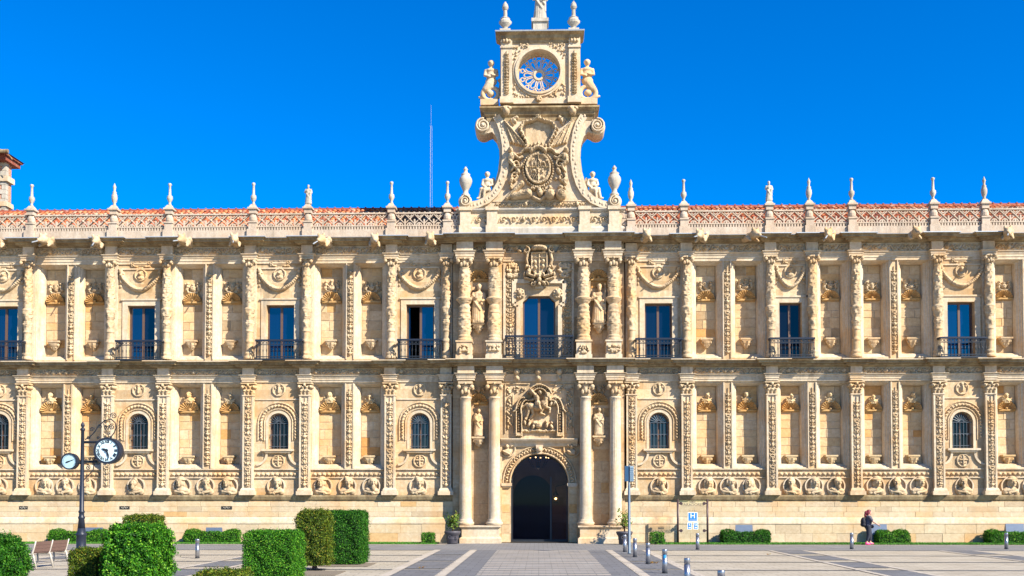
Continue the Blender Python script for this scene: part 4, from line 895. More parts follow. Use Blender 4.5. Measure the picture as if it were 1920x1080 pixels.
# statues standing in the portal
def figure(seed, h=1.75, lean=0, child=False):
    r = random.Random(seed); s = h/1.75; P = []
    P += [('e',(0,0,.45),(.24,.19,.5)),('e',(lean*.3,0,.98),(.235,.165,.36)),('e',(lean*.5,0,1.25),(.26,.15,.15)),('c',(lean*.6,-.01,1.35),.07,(lean*.7,-.03,1.48),.065),('e',(lean*.75,-.05,1.60),(.105,.125,.145)),('e',(lean*.75,.0,1.63),(.125,.13,.12)),('e',(lean*.75,-.165,1.585),(.02,.03,.03))]
    if seed % 2 == 0: P.append(('e',(lean*.75,-.13,1.48),(.075,.07,.11)))
    for i in range(9):
        a = -math.pi*(.06+.88*i/8); w = .24+.03*r.random(); P.append(('c',(w*math.cos(a)*.8+r.uniform(-.05,.05),.15*math.sin(a),.95),.045,(w*1.1*math.cos(a),.21*math.sin(a),.02),.06))
    P += [('c',(-.23,-.02,1.27),.085,(-.32,-.08,1.0),.07),('c',(-.32,-.08,1.0),.065,(-.08,-.25,1.08),.05),('c',(.24,-.02,1.27),.085,(.33,-.06,.98),.07),('c',(.33,-.06,.98),.065,(.16,-.26,.92),.05)]
    P += [('c',(-.25,-.1,1.2),.05,(.2,-.2,.75),.05),('c',(.25,-.1,1.1),.05,(.25,-.12,.4),.06),('c',(-.2,-.2,.95),.05,(.1,-.23,.5),.04)]
    if seed % 3 == 0: P.append(('b',-.14,.0,-.33,-.25,1.0,1.22))
    if seed % 3 == 1: P.append(('c',(.30,-.22,.0),.022,(.27,-.2,1.7),.022))
    if child: P += [('e',(-.18,-.24,1.12),(.11,.1,.18)),('e',(-.16,-.26,1.34),(.085,.085,.1)),('c',(-.15,-.28,1.05),.05,(-.03,-.32,.9),.04)]
    P.append(('b',-.26,.26,-.22,.2,-.08,.04))
    out = []
    for p in P:
        if p[0] == 'e': out.append(('e', tuple(c*s for c in p[1]), tuple(c*s for c in p[2])))
        elif p[0] == 'b': out.append(('b',)+tuple(c*s for c in p[1:]))
        else: out.append(('c', tuple(c*s for c in p[1]), p[2]*s, tuple(c*s for c in p[3]), p[4]*s))
    return out
consol = corbel_mesh(9, M_carv)
st = [(897,533,606,3,False,'stone statue of a robed saint in the niche left of the central balcony window','u'),(1123,533,606,4,False,'stone statue of a robed bearded saint in the niche right of the central balcony window','u'),
      (897,768,819,5,True,'stone statue of a robed figure holding a child, left of the entrance arch','l'),(1123,766,817,7,False,'stone statue of a turning robed figure, right of the entrance arch','l')]
for px, y1, y0, sd_, ch, lab, lev in st:
    x, zb = A(px, y0, YC-.25); h = A(px, y1, YC-.25)[1]-zb
    o = obj('statue', blob('statue', figure(sd_, h/1.02, .04, ch), M_carv, .028), None, (x, YC-.25, zb+.07)); tag(o, lab, 'statue', 'saints standing between the portal columns')
    obj('corbel', consol, B, (x, YC, zb-.34), scale=(1.05,1.25,1))
    zs_ = zl(527,YC) if lev == 'u' else zl(757,YC)
    sh = obj('shell', shell_u, B, (x, YC, zs_), scale=(.82,1,.9)) 
    if lev == 'l': obj('crest', crests[2], B, (x, YC, zs_+.42), scale=(.7,1,.7))

# ================================================================== vestibule behind the entrance
vy0, vy1 = YC+1.15, 4.2; vx0, vx1 = xd-hd-.5, xd+hd+.5; vz = zds+hd+.6
v = MB(); ilp = arch_loop(xd-.35, 1.02, 0, 2.35, 20)
holed(v, vx0, vx1, -.02, vz, ilp, vy1); reveal(v, [(ilp,vy1),(ilp,vy1+.5)])
v.add([(vx0,vy0,-.02),(vx0,vy1,-.02),(vx0,vy1,vz),(vx0,vy0,vz),(vx1,vy0,-.02),(vx1,vy1,-.02),(vx1,vy1,vz),(vx1,vy0,vz)], [(0,1,2,3),(4,5,6,7),(3,2,6,7)])
lpb = arch_loop(xd, hd, -.02, zds, 28); holed(v, vx0, vx1, -.02, vz, lpb, vy0)
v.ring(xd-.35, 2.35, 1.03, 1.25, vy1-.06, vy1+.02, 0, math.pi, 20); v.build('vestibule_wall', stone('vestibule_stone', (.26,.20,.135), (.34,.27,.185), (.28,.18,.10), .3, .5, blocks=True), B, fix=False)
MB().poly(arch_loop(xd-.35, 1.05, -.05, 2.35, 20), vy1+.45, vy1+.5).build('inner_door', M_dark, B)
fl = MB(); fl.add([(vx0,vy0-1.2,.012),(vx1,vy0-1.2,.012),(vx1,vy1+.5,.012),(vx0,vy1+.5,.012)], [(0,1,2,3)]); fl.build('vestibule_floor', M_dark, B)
yg = YC+.75; dr = MB()
dr.box(xd-hd+.005, xd-hd+.08, yg-.03, yg+.03, .02, zds); dr.box(xd+hd-.08, xd+hd-.005, yg-.03, yg+.03, .02, zds); dr.ring(xd, zds, hd-.08, hd-.005, yg-.03, yg+.03, 0, math.pi, 28)
dr.box(xd-hd+.08, xd+hd-.08, yg-.03, yg+.03, .02, .12); dr.box(xd+.52, xd+.60, yg-.03, yg+.03, .12, zds+.3)
o = dr.build('entrance_door', M_iron, B); obj('pane', MB().poly(arch_loop(xd, hd-.03, .1, zds, 24), yg-.006, yg+.006).mesh('pane', M_doorglass), o)
# lantern and chandelier glowing inside
def glow(name, col, e):
    m, nt, b = mat_base(name); b.inputs['Emission Color'].default_value = (*col,1); b.inputs['Emission Strength'].default_value = e; b.inputs['Base Color'].default_value = (.8,.6,.3,1); return m
M_bulb = glow('lamp_glow', (1.0,.50,.14), 10); M_bulb2 = glow('bulb_glow', (1.0,.55,.20), 6)
lx, lz = A(1042, 935, 2.6); t = thing('wall_lantern', 'small lit lantern glowing inside the dark entrance arch', 'lantern', (lx, 2.6, lz))
m = MB(); m.lathe([(.04,-.24),(.12,-.2),(.14,-.16)],0,0,8); m.lathe([(.17,.16),(.16,.2),(.05,.36),(.02,.5)],0,0,8); m.tube([(0,0,.5),(0,0,.62),(.5,0,.75),(vx1-lx,0,.75)], .02)
for k in range(4): a = k*math.pi/2+.78; m.tube([(.13*math.cos(a),.13*math.sin(a),-.17),(.15*math.cos(a),.15*math.sin(a),.17)], .012)
obj('cage', m.mesh('cage', M_iron), t); ld = bpy.data.lights.new('lantern_light', 'POINT'); ld.energy = 9; ld.color = (1,.62,.30); ld.shadow_soft_size = .08; obj('lantern_light', ld, t, (0,-.25,0)); obj('bulb', MB().sphere((0,0,0), .055, 10, 8).mesh('bulb', M_bulb, True), t)
lx, lz = A(1009, 858, 1.9); t = thing('chandelier', 'iron chandelier with small lit bulbs under the entrance vault', 'chandelier', (lx, 1.9, lz))
m = MB(); m.ring(0,0,.0,.01,-.01,.01); m.tube([(.55*math.cos(a),.4*math.sin(a),-.06) for a in np.linspace(0,6.0,20)], .02, closed=True); m.tube([(0,0,-.5),(0,0,vz-lz)], .02); m.sphere((0,0,-.5), .09)
for k in range(6): a = k*math.pi/3+.3; m.tube([(0,0,-.45),(.3*math.cos(a),.22*math.sin(a),-.5),(.55*math.cos(a),.4*math.sin(a),-.07)], .016)
obj('frame', m.mesh('frame', M_iron), t); ld = bpy.data.lights.new('chandelier_light', 'POINT'); ld.energy = 9; ld.color = (1,.66,.36); ld.shadow_soft_size = .3; obj('chandelier_light', ld, t, (0,0,-.75))
for k in range(6): a = k*math.pi/3+.3; obj('bulb', MB().sphere((0,0,0), .035, 8, 6).mesh('bulb', M_bulb2, True), t, (.55*math.cos(a),.4*math.sin(a),0))

# ================================================================== parapet
YP = -.50
zr1, zo0, zf0, zpb = zl(400,YP), zl(424,YP), zl(432,YP), z_top-.02
PED = [-50,59,214,318,475,578,734,839, 1183,1282,1442,1517,1597,1750,1846,2000]
def ped_x(px): return A(px, 420, YP)[0]
pm = MB(); pm.box(-.25,.25,-.27,.27,0,.34); pm.box(-.19,.19,-.2,.2,.34,.62); pm.box(-.22,.22,-.24,.24,.62,.68); pm.lathe([(.15,.68),(.19,.74),(.20,.86),(.15,.98),(.12,1.02)],0,0,14); pm.box(-.17,.17,-.18,.18,1.02,1.2); pm.frus(0,0,1.2,1.27,.24,.25,.24,.25); pm.frus(0,0,1.27,1.42,.20,.21,.10,.10); pedm = pm.mesh('pedestal', M_parap)
fin = [[(.11,0),(.13,.04),(.07,.10),(.10,.16),(.20,.30),(.21,.36),(.19,.40),(.20,.43),(.10,.50),(.085,.75),(.075,.95),(.12,.99),(.13,1.04),(.10,1.08),(.03,1.10)],
       [(.11,0),(.13,.04),(.08,.1),(.16,.2),(.21,.36),(.2,.5),(.13,.62),(.15,.66),(.07,.74),(.10,.86),(.12,.93),(.05,1.05),(.01,1.12)]]
finm = [MB().lathe(f,0,0,14).mesh('finial', M_grey, True) for f in fin]
sfig = blob('figure', figure(12, .95), M_grey, .03)
hp = zl(383,YP)-zpb
for i, px in enumerate(PED):
    x = ped_x(px); sc = hp/1.42; o = obj('pedestal', pedm, B, (x, YP, zpb), scale=(1,1,sc))
    if px in (578, 1442):
        s_ = obj('statue', sfig, None, (x, YP, zpb+hp+.03)); tag(s_, 'small weathered stone figure on the parapet pedestal '+('left of the gable' if px == 578 else 'right of the gable'), 'statue', 'figures on the roof parapet')
    else: obj('finial', finm[(i*2)//3 % 2 if px not in (214,) else 1], o, (0,0,1.42), scale=(.68,.68,1/sc))
def openwork(x0, x1):
    m = MB(); m.box(x0, x1, YP-.16, YP+.12, zpb, zf0-.0); o = m.build('parapet', M_parap, B)
    w = MB(); n = int(round((x1-x0)/.135))
    w.box(x0, x1, YP-.02, YP+.10, zf0, zo0)
    for i in range(n): x = x0+(x1-x0)*(i+.5)/n; w.box(x-.038, x+.038, YP-.085, YP-.02, zf0+.02, zo0-.05)
    w.box(x0, x1, YP-.10, YP+.1, zo0-.05, zo0); w.build('fluted_band', M_parap, o)
    w = MB(); h = zr1-zo0-.07; n = max(2, int(round((x1-x0)/.50))); u = (x1-x0)/n; za = zo0; tb = .045; ya, yb = YP-.06, YP+.07
    for i in range(n):
        a = x0+u*i; b_ = a+u; c = (a+b_)/2
        w.bar((a,za+h),(b_,za+.08), tb, ya, yb); w.bar((b_,za+h),(a,za+.08), tb, ya-.004, yb-.004)
        w.ring(c, za, .10, .155, ya+.002, yb, 0, math.pi, 8); w.ring(c, za+h*.95, .07, .115, ya+.001, yb, math.pi, 2*math.pi, 8); w.bar((a,za),(a,za+h*.55), .07, ya-.008, yb)
        w.sphere((c, ya, za+h*.54), .055, 6, 5); w.ring(c, za+.05, .0, .05, ya-.0, yb, n=6)
    w.box(x0, x1, YP-.09, YP+.10, zr1-.07, zr1)
    n = int((x1-x0)/.25)
    for i in range(n): w.sphere((x0+(x1-x0)*(i+.5)/n, YP, zr1), .055, 6, 4)
    w.build('openwork_panel', M_parap, o)
xs = [ped_x(p) for p in PED]; GX0, GX1 = A(860,420,YP)[0], A(1168,420,YP)[0]
for a, b_ in zip(xs, xs[1:]):
    if a < 0 < b_: openwork(a+.20, GX0); openwork(GX1, b_-.20)
    else: openwork(a+.20, b_-.20)
MB().box(XL, xs[0]-.2, YP-.16, YP+.12, zpb, zr1).build('parapet', M_grey, B); MB().box(xs[-1]+.2, XR, YP-.16, YP+.12, zpb, zr1).build('parapet', M_grey, B)
# gargoyles
def garg(k):
    P = [('c',(0,.4,.02),.17,(0,-.15,.0),.15),('e',(0,-.35,.02),(.16,.2,.17)),('c',(0,-.45,-.05),.11,(0,-.62,-.09),.075),('e',(-.1,-.38,.17),(.05,.06,.09)),('e',(.1,-.38,.17),(.05,.06,.09)),('c',(-.14,-.1,-.05),.08,(-.17,-.32,-.22),.05),('c',(.14,-.1,-.05),.08,(.17,-.32,-.22),.05)]
    if k: P += [('e',(.16,.05,.1),(.08,.22,.12)),('e',(-.16,.05,.1),(.08,.22,.12))]
    return blob('gargoyle', P, M_carv, .028)
gm = [garg(0), garg(1)]
for i, (px, py, az, sp) in enumerate([(-8,452,.3,1),(85,450,-.3,1),(178,453,.45,1),(344,450,-.25,1),(437,450,.45,1),(607,450,-.5,1),(699,450,.5,1),(807,447,0,0),(1212,441,0,0),(1320,441,-1.1,1),(1407,440,1.1,1),(1560,439,-1.0,1),(1717,436,0,0),(1896,436,-1.0,1)]):
    x, z = A(px, py, -1.0); o = obj('gargoyle', gm[i%2], B, (x, -.55, z+.0), (0,0,az*.35), (1.3,1.5,1.3))
    if sp: obj('spout', MB().tube([(0,-.55,-.08),(.06*math.sin(az*2),-.95,-.22-.05*(i%3))], .022, 6).mesh('spout', M_lead), o)

# ================================================================== roof
y_e, z_e, y_r = .25, z_top+.05, 6.0; z_r = A(960, 392.5, y_r)[1]; SL = math.atan2(z_r-z_e, y_r-y_e); LEN = math.hypot(z_r-z_e, y_r-y_e)
rf = MB(); rf.add([(XL,y_e-.5,z_e-.06),(XR,y_e-.5,z_e-.06),(XR,y_e,z_e-.06),(XL,y_e,z_e-.06),(XR,y_r,z_r-.08),(XL,y_r,z_r-.08),(XR,y_r*2,z_e),(XL,y_r*2,z_e),(XR,y_r*2,-.3),(XL,y_r*2,-.3)], [(0,1,2,3),(3,2,4,5),(5,4,6,7),(7,6,8,9)])
for xx in (XL, XR): rf.add([(xx,0,-.3),(xx,y_r*2,-.3),(xx,y_r*2,z_e),(xx,y_r,z_r-.08),(xx,0,z_e-.06)], [(0,1,2,3,4)])
roof = rf.build('roof', M_tile2, B, fix=False)
TP, TL = .262, .40
def tile_verts(up=True):
    vs = []; n = 6
    for j, (yy, rr, zz) in enumerate(((0,.125,.03),(TL*1.15,.10,.0))):
        for i in range(n+1): a = math.pi*i/n; vs.append((rr*math.cos(a), yy, zz+rr*.85*math.sin(a)))
        for i in range(n+1): a = math.pi*i/n; vs.append(((rr-.018)*math.cos(a), yy, zz+(rr-.018)*.85*math.sin(a)))
    m = n+1; fs = []
    for i in range(n): fs.append((i, i+1, 2*m+i+1, 2*m+i)); fs.append((i+1, i, m+i, m+i+1))
    return np.array(vs), np.array(fs)
TV, TQ = tile_verts(); tme = np_mesh('roof_tile', TV, TQ, M_tile, True)
cS, sS = math.cos(SL), math.sin(SL); ncol = int((XR-XL)/TP); nrow = int(LEN/TL); TA, TB_, TT = [], [], []; cnt = 0; nv = 0
show = nrow-4
for r_ in range(nrow):
    for c in range(ncol):
        x = XL+TP*(c+.5)+random.uniform(-.015,.015); s_ = TL*r_; jz = random.uniform(0,.015)
        if r_ == show and cnt < 300 and A(0,400,3)[0]-.5 < x < A(1920,400,3)[0]+.5 and not (CX0 < x < CX1):
            obj('roof_tile', tme, roof, (x, y_e+s_*cS, z_e+s_*sS+jz), (SL,0,0)); cnt += 1; continue
        V = TV.copy(); V[:,2] += jz; y2 = y_e+s_*cS+V[:,1]*cS-V[:,2]*sS; z2 = z_e+s_*sS+V[:,1]*sS+V[:,2]*cS
        TA.append(np.stack([V[:,0]+x, y2, z2], 1)); TB_.append(TQ+nv); nv += len(TV); TT.append(np.full(len(TQ), random.random()))
tag(obj('roof_tiles', np_mesh('roof_tiles', np.concatenate(TA), np.concatenate(TB_), M_tile2, True, np.concatenate(TT)), roof), kind='stuff')
rg = MB(); n = int((XR-XL)/.42)
for i in range(n): x = XL+(XR-XL)*(i+.5)/n; rg.tube([(x-.23,y_r,z_r+.0),(x+.2,y_r,z_r+.02)], [.15,.12], 8); rg.box(x+.17,x+.25,y_r-.1,y_r+.1,z_r+.08,z_r+.17)
rg.build('ridge_tiles', M_tile2, roof)

# ================================================================== gable over the middle part
YG = -.55; TH = 1.05
def g2(px, py): return A(px, py, YG)
GC = A(1012.5, 300, YG)[0]
gz0, gz1 = zl(441,YG), g2(1012,392)[1]
at = MB(); at.box(GX0, GX1, YG, YG+TH, z_top-.02, gz1); at.build('attic_wall', M_trim, B)
MB().sweep([(GX0,YG+.6),(GX0,YG-.01),(GX1,YG-.01),(GX1,YG+.6)], [(0,gz1-.16),(.08,gz1-.12),(.14,gz1-.05),(.14,gz1+.01),(-.6,gz1+.03)]).build('attic_moulding', M_grey, B)
MB().sweep([(GX0,YG+.6),(GX0,YG-.01),(GX1,YG-.01),(GX1,YG+.6)], [(0,z_top-.01),(.09,z_top-.01),(.09,z_top+.34),(.03,z_top+.42),(0,z_top+.45)]).build('attic_base', M_grey, B)
for px in (873, 923, 1096, 1151):
    x = A(px, 415, YG)[0]; p = MB(); p.box(x-.30, x+.30, YG-.34, YG+.05, z_top+.0, z_top+.45); p.box(x-.25, x+.25, YG-.28, YG+.05, z_top+.45, gz1-.12); p.box(x-.31, x+.31, YG-.35, YG+.05, gz1-.12, gz1+.05); p.build('pedestal', M_trim, B)
for a, b_ in ((884,912),(935,1085),(1107,1139)):
    x0, x1 = A(a,415,YG)[0], A(b_,415,YG)[0]; obj('frieze_carving', rinceau(x1-x0, .44, a), B, ((x0+x1)/2, YG, z_top+.56))
# curved body
def hp_(pts): return [g2(*p) for p in pts]
half = [(148,392),(130,388),(112,380),(97,366),(86,347),(79,322),(76,296),(77,272),(82,256),(90,247),(98,250)]
outline = [(1012.5-a, b_) for a, b_ in half]+[(1012.5-105,236),(1012.5-98,222),(1012.5-80,217),(1012.5+80,217),(1012.5+98,222),(1012.5+105,236)]+[(1012.5+a, b_) for a, b_ in half[::-1]]
MB().poly(hp_(outline), YG, YG+TH).build('gable_body', M_trim, B)
# curved ribs with volutes on both flanks
for sg in (-1, 1):
    cl = [(82,219),(74,232),(68,250),(64,275),(64,300),(67,324),(74,346),(84,363),(98,376),(116,384),(136,388)]
    P2 = [g2(1012.5+sg*a, b_) for a, b_ in cl]; rib = MB(); w = .36
    vs = []
    for i, p in enumerate(P2):
        d = Vector(P2[min(i+1,len(P2)-1)])-Vector(P2[max(i-1,0)]); d.normalize(); nx, nz = -d.y*w/2*sg*-1, d.x*w/2*sg*-1
        vs += [(p[0]+nx,YG-.16,p[1]+nz),(p[0]-nx,YG-.16,p[1]-nz),(p[0]+nx,YG+.1,p[1]+nz),(p[0]-nx,YG+.1,p[1]-nz)]
    fs = []
    for i in range(len(P2)-1): a = 4*i; b_ = a+4; fs += [(a,a+1,b_+1,b_),(a,b_,b_+2,a+2),(a+1,a+3,b_+3,b_+1)]
    rib.add(vs, fs)
    for i in range(0, len(P2)-1):
        p = P2[i]; n_ = P2[i+1]
        for t in (0,.35,.7): rib.sphere((p[0]+(n_[0]-p[0])*t+random.uniform(-.07,.07), YG-.17, p[1]+(n_[1]-p[1])*t), .055, 6, 5, (1,.6,1.3))
    o = rib.build('scroll_rib', M_trim, B)
    vx, vz_ = g2(1012.5+sg*107, 237); m = MB(); m.lathe([(.38,-TH*.5-.14),(.40,-TH*.5-.1),(.40,TH*.5-.1),(.36,TH*.5)], 0, 0, 24)
    me = m.mesh('volute', M_trim, True); me.transform(Matrix.Rotation(R(90),4,'X')); o = obj('volute', me, B, (vx, YG+TH/2, vz_))
    q = Rel(.84,.84,.02,z0=-.42); q.spiral(0,0,.34,2.4,math.pi*.5,.05,.10,-sg); q.ell(0,0,.09,.09,.12); obj('spiral', q.mesh('spiral', M_trim), B, (vx, YG-.14, vz_))
    vx, vz_ = g2(1012.5+sg*140, 379); m = MB(); m.lathe([(.30,-.5),(.33,-.46),(.33,.4),(.30,.45)],0,0,20); me = m.mesh('volute', M_trim, True); me.transform(Matrix.Rotation(R(90),4,'X')); obj('volute', me, B, (vx, YG+.28, vz_))
    q = Rel(.7,.7,.02,z0=-.35); q.spiral(0,0,.27,2,math.pi*.5,.045,.10,sg); q.ell(0,0,.08,.08,.12); obj('spiral', q.mesh('spiral', M_trim), B, (vx, YG-.19, vz_))
    # urn on the outer pedestal
    ux = A(1012.5+sg*140, 340, YG)[0]; zu = g2(1012,366)[1]; hu = g2(1012,309)[1]-zu
    ur = MB().lathe([(.22*k_[0]/.22, k_[1]*hu) for k_ in [(.20,0),(.22,.05),(.13,.12),(.12,.2),(.17,.25),(.28,.42),(.31,.52),(.30,.60),(.22,.68),(.20,.71),(.23,.74),(.10,.8),(.08,.88),(.12,.91),(.06,.96),(.02,1.0)]], 0, 0, 18, lambda a, z: 1+(.05*math.cos(9*a) if .3*hu < z < .6*hu else 0)); ur.build('urn', M_grey, B, True, (ux, YG+.2, zu))
    # seated putto on the curved flank
    cx_, cz_ = g2(1012.5+sg*99, 371); f = sg
    P = [('e',(0,0,.62),(.17,.15,.26)),('e',(0,-.02,.86),(.19,.14,.11)),('c',(0,0,.92),.06,(0,-.02,1.02),.06),('e',(0,-.03,1.14),(.115,.13,.14)),('e',(0,.02,1.18),(.13,.13,.11)),('e',(0,-.16,1.13),(.02,.03,.03)),
         ('c',(.02*f,-.05,.45),.13,(.26*f,-.12,.42),.10),('c',(.26*f,-.12,.42),.085,(.36*f,-.10,.02),.06),('c',(.34*f,-.1,.02),.05,(.46*f,-.14,.0),.045),('c',(-.05*f,-.1,.42),.12,(.12*f,-.22,.36),.09),('c',(.12*f,-.22,.36),.08,(.16*f,-.2,.0),.055),
         ('c',(.18,0,.88),.07,(.24,-.1,.64),.055),('c',(.24,-.1,.64),.05,(.08,-.2,.56),.045),('c',(-.18,0,.88),.07,(-.24,-.08,.64),.055),('c',(-.24,-.08,.64),.05,(-.1,-.2,.5),.045),('b',-.25,.25,-.1,.25,-.12,.36),('e',(-.28*f,.1,.75),(.10,.08,.3))]
    o = obj('statue', blob('statue', P, M_trim, .026), None, (cx_, YG+.12, cz_-.02), scale=(1.05,1.05,1.05)); tag(o, 'seated stone figure on the '+('left' if sg < 0 else 'right')+' curved flank of the gable, beside the urn', 'statue', 'seated figures on the gable flanks')
# relief with the big coat of arms
x0, zq0 = g2(946, 381); x1, zq1 = g2(1079, 219); q = Rel(x1-x0, zq1-zq0, .022); xq = (x0+x1)/2
def tp(px, py): a, c = g2(px, py); return (a-xq, c-zq0)
c = 1009; ov = ((q.X-tp(c,318)[0])/(22*PXM))**2+((q.Z-tp(c,318)[1])/(27*PXM))**2
q.plate(ov < 1, .20); q.H = np.maximum(q.H, np.where(np.abs(np.sqrt(ov)-1) < .09, .30, 0))
for a, b_, w_, h_ in ((1001,309,5,5),(1014,322,5,5)):
    p = tp(a, b_); q.plate((np.abs(q.X-p[0]) < w_*PXM)&(np.abs(q.Z-p[1]) < h_*PXM)&~((np.abs(q.X-p[0]) < 1.6*PXM)&(q.Z < p[1])), .28); [E(a+dx, b_-6, 1.2, 2, .28) for dx in (-4,0,4)]
for a, b_ in ((1018,308),(1001,323)): E(a, b_, 6, 3, .29, .2); E(a+6, b_-3, 2.5, 2.5, .3); S([(a-5,b_+1),(a-5,b_+5)], 1.3, .27); S([(a+3,b_+1),(a+4,b_+5)], 1.3, .27); S([(a-6,b_-1),(a-8,b_-5)], 1, .26)
for k in range(4): S([(997+3.5*k,331),(1001+3*k,340)], .9, .26)
S([(c,294),(c,343)], .8, .26); S([(c-21,316),(c+21,316)], .8, .26); E(c+9,336,4,4,.28)
for a in np.linspace(0, 6.283, 44): E(c+28*math.cos(a), 319+33*math.sin(a), 2.6, 2.6, .19, a)                # collar round the shield
S([(c-13+26*t,286-7*math.sin(math.pi*t)) for t in np.linspace(0,1,9)], 4, .34); [E(c-14+7*k, 277-4*math.sin(math.pi*k/4), 3, 4, .34) for k in range(5)]
pts = [(c-22,283),(c-20,270),(c-27,258),(c-33,244),(c-26,232),(c-12,229),(c,224)]                              # mantle
for sg in (-1, 1): S([(c+sg*(c-a), b_) for a, b_ in pts], 2.6, .26); [E(c+sg*(c-a)+sg*2.6, b_, 2.2, 2.2, .3) for a, b_ in pts]; [E(c+sg*((c-pts[i][0])+(c-pts[i+1][0]))/2+sg*2.6, (pts[i][1]+pts[i+1][1])/2, 2.2, 2.2, .3) for i in range(6)]
q.plate((np.abs(q.X-tp(c,250)[0]) < 24*PXM)&(q.Z > tp(c,278)[1])&(q.Z < tp(c,234)[1]), .06); S([(c,226),(c,217)], 1.6, .3); S([(c-4,221),(c+4,221)], 1.4, .3)
for sg in (-1, 1):                                                                                             # banners, trophies, putti, cannon
    for k in range(6): S([(c+sg*(66-3*k),226+3*k),(c+sg*(52-5.5*k),268+1.5*k)], 2.3, .14+.05*(k%2))
    S([(c+sg*68,224),(c+sg*26,272)], 1.4, .24); S([(c+sg*40,222),(c+sg*50,226),(c+sg*46,234)], 3.5, .2, 2); E(c+sg*44,228,3.5,5,.2,.5)
    E(c+sg*52,284,5,5.5,.38); E(c+sg*50,297,7,9,.34,.4*sg); S([(c+sg*46,293),(c+sg*36,300),(c+sg*30,296)], 3.4, .32, 2.4); S([(c+sg*53,304),(c+sg*44,313),(c+sg*50,322)], 4, .3, 2.5)
    S([(c+sg*14,282),(c+sg*26,283),(c+sg*34,291),(c+sg*42,291)], 3, .3, 2); q.spiral(*tp(c+sg*40,310), .24, 1.3, 0, .06, .28, sg); q.spiral(*tp(c+sg*44,334), .2, 1.3, 1, .05, .25, -sg); E(c+sg*38,322,4,7,.25,.5); E(c+sg*50,340,5,7,.24,-.5)
    for k in range(9): E(c+sg*(32+random.uniform(0,22)), 328+random.uniform(0,28), random.uniform(2,4), random.uniform(2,4), .22, random.uniform(-1,1))
S([(950,374),(978,346)], 3.6, .34, 5.2); S([(962,370),(990,365)], 6, .4, 8); q.ell(*tp(990,365), 8*PXM, 8*PXM, .44); E(1031,367,9.5,9.5,.46); E(1052,367,10,10,.48); E(1031,354,4,4,.3); E(1052,354,4,4,.3); E(1012,362,6,9,.32,.3); S([(1000,372),(1012,378),(1022,370)], 3, .25)
for k in range(14): E(994+2.6*k, 356+random.uniform(-4,6), 2.4, 3, .26, random.uniform(-1,1))
q.H *= 1.1
obj('coat_of_arms', q.rough(.16,4).mesh('coat_of_arms', M_carv), B, (xq, YG, zq0))
x0, z0_ = g2(928, 390); x1 = g2(1098, 390)[0]; obj('frieze_carving', rinceau(x1-x0, .24, 5), B, ((x0+x1)/2, YG, z0_+.03)); MB().box(x0-.1, x1+.1, YG-.05, YG+.02, z0_+.29, z0_+.34).build('edge_moulding', M_trim, B)
# middle cornice and clock stage with the rose window
cx0, zc1_ = A(899, 197, YG-.5); cx1, zc0_ = A(1124, 219, YG-.3)
def loop_sweep(x0, x1, y0, y1, prof, name, mat): return MB().sweep([(x0,y1),(x0,y0),(x1,y0),(x1,y1)], prof).build(name, mat, B)
i_ = .34; loop_sweep(cx0+i_, cx1-i_, YG-.02, YG+TH, [(-.3,zc0_-.06),(.0,zc0_-.06),(.03,zc0_+.12),(.12,zc0_+.2),(.16,zc0_+.34),(.30,zc1_-.1),(.34,zc1_-.08),(.34,zc1_),(-.9,zc1_+.02)], 'gable_cornice', M_corn)
for px in (949, 1074):
    x, z = A(px, 206, YG-.35); q = Rel(.62,.5,.022,z0=-.25); q.ell(0,.1,.28,.12,.2); q.ell(0,-.03,.16,.2,.26); q.ell(-.12,.08,.07,.07,.28); q.ell(.12,.08,.07,.07,.28); obj('mask', q.mesh('mask', M_carv), B, (x, YG-.24, z))
tx0, tz0 = A(938, 196, YG); tx1, tz1 = A(1088, 66, YG); rx, rz_ = A(1010.5, 134, YG); rr = 41*PXM*.99
ts = MB(); lp = [(rx+rr*math.cos(a), rz_+rr*math.sin(a)) for a in np.linspace(0, 2*math.pi, 49)[:-1]]
holed(ts, tx0, tx1, tz0, tz1, lp, YG); holed(ts, tx0, tx1, tz0, tz1, lp, YG+TH*.8); reveal(ts, [(lp,YG),(lp,YG+TH*.8)])
for xx in (tx0, tx1): ts.add([(xx,YG,tz0),(xx,YG+TH*.8,tz0),(xx,YG+TH*.8,tz1),(xx,YG,tz1)], [(0,1,2,3)])
ts.build('clock_stage', M_trim, B, fix=False)
m = MB(); R2 = rr
for r0, r1, y0, y1 in ((R2-.01,R2+.10,YG-.16,YG+.05),(R2+.10,R2+.20,YG-.10,YG+.03)): m.ring(rx, rz_, r0, r1, y0, y1, n=48)
m.build('round_frame', M_trim, B)
tr = MB(); yt = YG+.46; tw = .032
tr.ring(rx, rz_, .17, .27, yt-.06, yt+.07, n=24); tr.ring(rx, rz_, R2-.07, R2+.02, yt-.04, yt+.06, n=40)
pt = lambda r_, t_: (rx+r_*math.cos(t_), yt, rz_+r_*math.sin(t_)); HS = math.pi/12
for k in range(12):
    a = 2*HS*k; am = a+HS; c_ = pt(.84, am)
    tr.tube([pt(.27,a-.10), pt(.45,a-.17), pt(.60,a-.19), pt(.70,a-.12), pt(.74,a), pt(.70,a+.12), pt(.60,a+.19), pt(.45,a+.17), pt(.27,a+.10)], .032, 5)
    tr.tube([(c_[0]+.095*math.cos(t_), yt, c_[2]+.095*math.sin(t_)) for t_ in np.arange(0,6.28,.785)], .032, 5, closed=True)
    tr.tube([pt(.93,am), pt(R2-.03,am)], .045, 5); tr.tube([pt(.66,am), pt(.75,am)], .045, 5)
tr.build('rose_tracery', M_trim, B)
